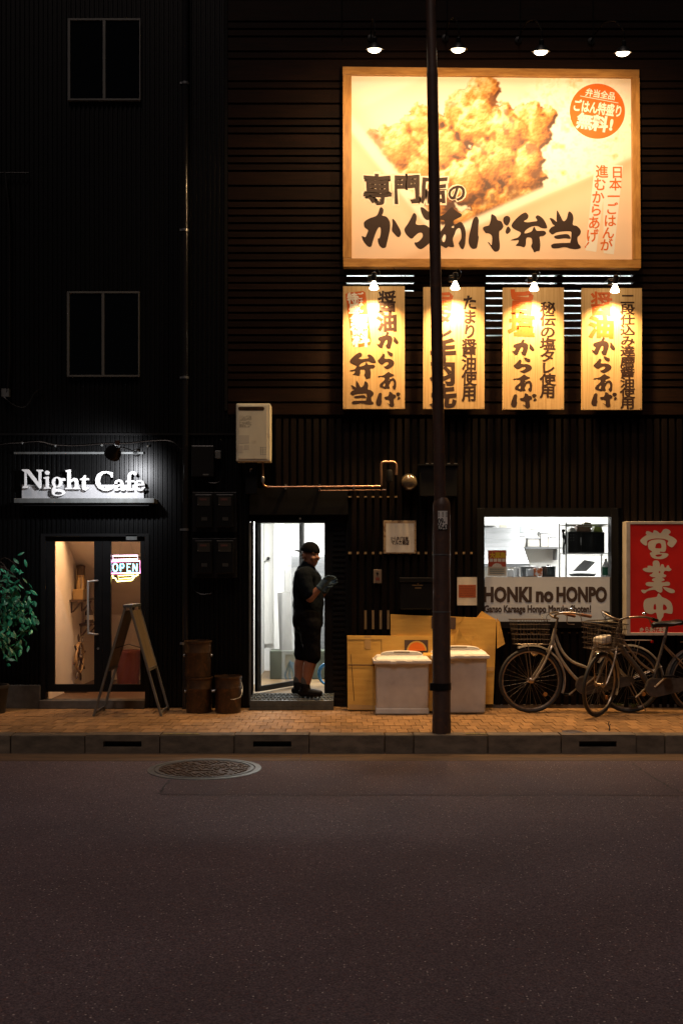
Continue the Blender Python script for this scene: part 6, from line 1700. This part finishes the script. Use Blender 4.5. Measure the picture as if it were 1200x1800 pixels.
yb1 = -.36
b1, S1 = bicycle((PX(932, yb1), yb1, 0), R(.5), R(-3), R(4), .985, .325, 'bikesilver', 'silver city bicycle parked along the wall under the shop window')
yb2 = -.62
b2, S2 = bicycle((PX(1046, yb2), yb2, 0), R(11), R(-4), R(37), 1.10, .318, 'bikedark', 'dark bicycle with its front wheel turned outward, before the red sign', dark=True)
bag = build(MB().hexa([(-.10, -.06, .72), (.06, -.06, .72), (.06, .07, .72), (-.10, .07, .72)], [(-.09, -.05, .80), (.05, -.06, .815), (.06, .05, .80), (-.10, .06, .785)]), 'crumpled_bag', mat('pale_plastic_bag', (.62, .56, .46), .35), local=True, bevel=.02, seg=3)
bag.matrix_world = Matrix.Translation((PX(1046, yb2), yb2, 0)) @ Matrix.Rotation(R(11), 4, 'Z') @ Matrix.Rotation(R(-4), 4, 'X') @ S2
tag(bag, 'crumpled pale plastic bag in the basket of the dark bicycle', 'bag')
twg = P(1070, 1286, -1.55); twg.z = .003
o = build(MB().tube(cr([twg, twg + Vector((.005, .01, .03)), twg + Vector((-.004, .02, .055)), twg + Vector((.006, .02, .08))], 4), [.008, .008, .007, .006, .006, .006, .005, .005, .004, .004, .003, .003, .002], 6).tube([twg + Vector((.0, .015, .04)), twg + Vector((.018, .02, .055))], .003, 5), 'twig', 'stem')
tag(o, 'dry dark weed stalk standing in a pavement joint before the bicycles', 'twig')
# weeds at the wall
for i, (px, nl_) in enumerate(((1085, 9), (1112, 6))):
    yy = -.06; w0 = P(px, 1246, yy); w0.z = 0
    t_ = thing('weed', ('larger tuft of weeds at the wall foot behind the bicycles', 'small tuft of weeds at the wall foot near the rear wheel')[i], 'weed', w0, 'weeds at the wall foot')
    for k in range(nl_):
        a = random.uniform(0, 6.28); l_ = random.uniform(.05, .12)
        tip = w0 + Vector((math.cos(a) * l_ * .8, -abs(math.sin(a)) * l_ * .6, l_ * .7)); md = (w0 + tip) / 2 + Vector((0, 0, .03)); sd_ = Vector((-math.sin(a), math.cos(a), 0)) * .006
        build(MB().add([w0 - sd_ * .4, w0 + sd_ * .4, md + sd_, md - sd_, tip], [(0, 1, 2, 3), (3, 2, 4)]), 'blade', mat('weed_green', (.06, .10, .03), .6), t_)

# ------------------------------------------------------------------ the cook in the doorway
def cap_(m, p0, r0, p1, r1, n=14):
    p0, p1 = Vector(p0), Vector(p1); d_ = p1 - p0; L_ = d_.length; ax = d_.normalized() if L_ > 1e-6 else Vector((0, 0, 1))
    pr_ = [(max(r0 * math.cos(R(a)), 1e-4), r0 * math.sin(R(a))) for a in range(-90, 1, 18)] + [(max(r1 * math.cos(R(a)), 1e-4), L_ + r1 * math.sin(R(a))) for a in range(0, 91, 18)]
    return m.lathe(pr_, p0, ax, n)


def chain(m, *pr_):
    for (p0, r0), (p1, r1) in zip(pr_[:-1], pr_[1:]): cap_(m, p0, r0, p1, r1)


def ell3(m, c, rx, ry, rz, rot=None):
    t_ = MB().ball((0, 0, 0), 1, 20, 14)
    M_ = (rot or Matrix.Identity(3)); c = Vector(c)
    m.add([tuple(c + M_ @ Vector((v[0] * rx, v[1] * ry, v[2] * rz))) for v in t_.v], t_.f)


def fuse(m, name, m_, parent, vox=.008, sm=6, folds=0.0):
    o = build(m, name, m_, None)
    a = o.modifiers.new('r', 'REMESH'); a.mode = 'VOXEL'; a.voxel_size = vox
    b = o.modifiers.new('s', 'SMOOTH'); b.factor = .5; b.iterations = sm
    dg = bpy.context.evaluated_depsgraph_get()
    me = bpy.data.meshes.new_from_object(o.evaluated_get(dg))
    o.modifiers.clear(); old = o.data; o.data = me; bpy.data.meshes.remove(old)
    off = wloc(parent); me.transform(Matrix.Translation(-off))
    if folds:
        from mathutils import noise as mn
        nrm_ = [v.normal.copy() for v in me.vertices]
        for v, n_ in zip(me.vertices, nrm_):
            c_ = v.co.copy()
            v.co = c_ + n_ * folds * (mn.noise(Vector((c_.x * 9, c_.y * 9, c_.z * 14 + c_.x * 8))) + .5 * mn.noise(Vector((c_.x * 22, c_.y * 22, c_.z * 30))))
    me.polygons.foreach_set('use_smooth', [True] * len(me.polygons))
    o.parent = parent
    return o


my_ = .0
q = lambda px, py, dy=0.0: Vector((PX(px), my_ + dy, PZ(py)))
mz0 = .130
man = thing('person', 'person in dark shirt, shorts, backward cap and grey gloves standing in the bright doorway', 'person', (PX(538), my_, .09))
face = Vector((.70, -.72, -.05)).normalized()                       # where the face points
side = Vector((0, 0, 1)).cross(face).normalized(); upv = face.cross(side).normalized()
FM = Matrix((face, side, upv)).transposed()                          # head axes: x forward, y to its left, z up
hc = q(545, 975, -.01)
B = MB()
ell3(B, hc + Vector((0, 0, .012)), .098, .080, .108, FM)             # skull
ell3(B, hc + FM @ Vector((.030, 0, -.062)), .066, .062, .062, FM)    # jaw
ell3(B, hc + FM @ Vector((.072, 0, -.100)), .022, .026, .018, FM)    # chin
cap_(B, hc + FM @ Vector((.092, 0, .008)), .010, hc + FM @ Vector((.108, 0, -.028)), .015)   # nose
for s in (-1, 1):
    ell3(B, hc + FM @ Vector((.104, s * .012, -.034)), .010, .009, .009, FM)
    ell3(B, hc + FM @ Vector((.076, s * .036, -.034)), .026, .024, .024, FM)   # cheeks
    ell3(B, hc + FM @ Vector((.086, s * .032, .026)), .016, .026, .010, FM)    # brow
    ell3(B, hc + FM @ Vector((-.008, s * .084, -.016)), .020, .010, .034, FM)  # ears
ell3(B, hc + FM @ Vector((.088, 0, -.066)), .014, .024, .007, FM)              # lips
ell3(B, hc + FM @ Vector((.086, 0, -.078)), .013, .021, .007, FM)
neck0, neck1 = q(540, 1003, 0), q(543, 985, -.005)
chain(B, (neck0, .066), (neck1, .060), (hc + Vector((0, 0, -.05)), .056))
pel, wai, che = q(540, 1094, 0), q(542, 1060, 0), q(540, 1020, 0)
chain(B, (pel, .13), (wai, .125), (che, .125), (neck0, .07))
shN, elN, wrN = q(533, 1012, -.19), q(546, 1050, -.235), q(564, 1031, -.25)
shF, elF, wrF = q(545, 1012, .17), q(560, 1052, .16), q(572, 1036, .03)
hnN, hnF = q(571, 1022, -.25), q(578, 1026, .0)
for sh_, el, wr, hn in ((shN, elN, wrN, hnN), (shF, elF, wrF, hnF)):
    chain(B, (che + Vector((0, (sh_.y - my_) * .6, .03)), .075), (sh_, .062), (el, .047), (wr, .032), (hn, .034))
legs = []
for s, hpx, kpx, apx, dy, ky in ((1, 536, 531, 524, .09, 1152), (-1, 545, 549, 538, -.08, 1154)):
    hip, kn, an = q(hpx, 1098, dy), q(kpx, ky, dy - .01), q(apx, 1207, dy - .01)
    an.z = max(an.z, mz0 + .075)
    chain(B, (pel + Vector((0, dy * .5, 0)), .12), (hip, .10), (kn, .063), (kn.lerp(an, .32) + Vector((-.012, 0, 0)), .064), (an + Vector((0, 0, .02)), .040))
    legs.append((hip, kn, an))
fuse(B, 'body', 'skin', man, .007, 4)
Sh = MB()
chain(Sh, (q(541, 1092), .155), (q(542, 1058), .162), (q(540, 1022), .152), (q(538, 1006), .105))
ell3(Sh, q(546, 1066), .125, .165, .17)
for sh_, el in ((shN, elN), (shF, elF)):
    chain(Sh, (che + Vector((0, (sh_.y - my_) * .55, .05)), .095), (sh_ + Vector((0, 0, .005)), .086), (sh_.lerp(el, .80), .074))
chain(Sh, (neck0 + Vector((0, 0, -.01)), .088), (neck0.lerp(neck1, .45), .076))
shirt = fuse(Sh, 'shirt', 'shirt', man, .009, 5, .006)
So = MB()
for hip, kn, an in legs: chain(So, (q(541, 1090) + Vector((0, (hip.y - my_) * .6, 0)), .165), (hip, .120), (hip.lerp(kn, .6), .098), (kn + Vector((.0, 0, .01)), .090))
fuse(So, 'shorts', 'shorts', man, .010, 5, .006)
for (hip, kn, an), s in zip(legs, (1, -1)):
    m = MB(); gz = mz0
    toe = Vector((.9, -.25, 0)).normalized() if s < 0 else Vector((.8, -.5, 0)).normalized()
    base = Vector((an.x, an.y, gz + .045))
    chain(m, (an + Vector((-.005, 0, .02)), .050), (base + Vector((0, 0, .02)), .052)); chain(m, (base - toe * .045 + Vector((0, 0, -.005)), .040), (base + toe * .07 + Vector((0, 0, -.005)), .044), (base + toe * .145 + Vector((0, 0, -.008)), .036))
    for i_, v in enumerate(m.v): m.v[i_] = (v[0], v[1], max(v[2], gz + .001))
    fuse(m, 'boot', 'boot', man, .007, 3)
    m = MB(); chain(m, (an + Vector((-.004, 0, .03)), .044), (an + Vector((-.006, 0, .075)), .047)); fuse(m, 'sock', 'sock', man, .008, 2)
# gloves: palm, four bent fingers, thumb from the side of the palm
for hn, wr, fdir, spread, pn in ((hnN, wrN, Vector((.75, -.12, .62)), Vector((-.40, -.45, .55)), -1), (hnF, wrF, Vector((.80, -.35, .35)), Vector((-.2, .5, .6)), 1)):
    fdir.normalize(); sp_ = (spread - fdir * spread.dot(fdir)).normalized(); nrm = fdir.cross(sp_).normalized()
    m = MB()
    chain(m, (wr + (wr - hn) * .15, .040), (wr, .036), (hn, .036))
    for k in range(4):
        o_ = (k - 1.5) * .0205
        kn0 = hn + fdir * .035 + sp_ * o_
        cap_(m, hn + sp_ * o_ * .7, .017, kn0, .0135)
        ln = (.040, .046, .044, .034)[k]; f1 = (fdir + nrm * (.10 + .10 * k) + sp_ * (k - 1.5) * .07).normalized(); f2 = (f1 + nrm * (.25 + .12 * k)).normalized()
        a_ = kn0 + f1 * ln; b__ = a_ + f2 * ln * .75
        chain(m, (kn0, .0115), (a_, .0105), (b__, .009))
    th0 = hn - fdir * .012 - sp_ * .032; t1 = th0 + (fdir * .55 - sp_ * .65 + nrm * .35).normalized() * .040; t2 = t1 + (fdir * .9 - sp_ * .25 + nrm * .3).normalized() * .030
    chain(m, (th0, .016), (t1, .0125), (t2, .010))
    fuse(m, 'glove', 'glove', man, .0045, 2)
# backward cap with its peak over the nape, hair, eyes
m = MB(); t_ = MB().ball((0, 0, 0), 1, 28, 18)
crown = [(v[0] * .112, v[1] * .096, v[2] * .100) for v in t_.v]
CM = FM @ Matrix.Rotation(R(6), 3, 'Y')
m.add([tuple(hc + CM @ Vector((x - .006, y, max(z, -.006) + .036))) for x, y, z in crown], t_.f)
fuse(m, 'cap', 'shorts', man, .006, 2)
bk = []
for k in range(13):
    a = R(-62 + 124 * k / 12); bk.append((math.cos(a), math.sin(a)))
m = MB(); ins_ = [(-.092 * c_ - .012, .088 * s_) for c_, s_ in bk]; out_ = [(-.092 * c_ - .012 - .12 * max(c_ - .35, 0) * 1.6, .090 * s_) for c_, s_ in bk]
vv = [(x, y, .034) for x, y in ins_] + [(x, y, .018) for x, y in out_] + [(x, y, .030) for x, y in ins_] + [(x, y, .014) for x, y in out_]
n = 13
m.add([tuple(hc + CM @ Vector(v)) for v in vv], [(k, k + 1, n + k + 1, n + k) for k in range(12)] + [(2 * n + k, 3 * n + k, 3 * n + k + 1, 2 * n + k + 1) for k in range(12)] + [(n + k, n + k + 1, 3 * n + k + 1, 3 * n + k) for k in range(12)])
build(m, 'cap_peak', 'shorts', man, smooth=True)
m = MB(); ell3(m, hc + FM @ Vector((-.035, 0, -.012)), .072, .083, .062, FM)
fuse(m, 'hair', 'hair', man, .008, 2)
for s in (-1, 1):
    m = MB(); ell3(m, hc + FM @ Vector((.0905, s * .031, .006)), .006, .014, .0055, FM); build(m, 'eye', 'eyedark', man, smooth=True)
    m = MB(); chain(m, (hc + FM @ Vector((.101, s * .015, .030)), .0045), (hc + FM @ Vector((.094, s * .046, .030)), .004)); build(m, 'eyebrow', 'hair', man, smooth=True)
m = MB(); chain(m, (hc + FM @ Vector((.1005, -.018, -.0715)), .0022), (hc + FM @ Vector((.1025, 0, -.0715)), .0026), (hc + FM @ Vector((.1005, .018, -.0715)), .0022)); build(m, 'mouth_line', mat('mouth_dark', (.10, .03, .02), .5), man, smooth=True)
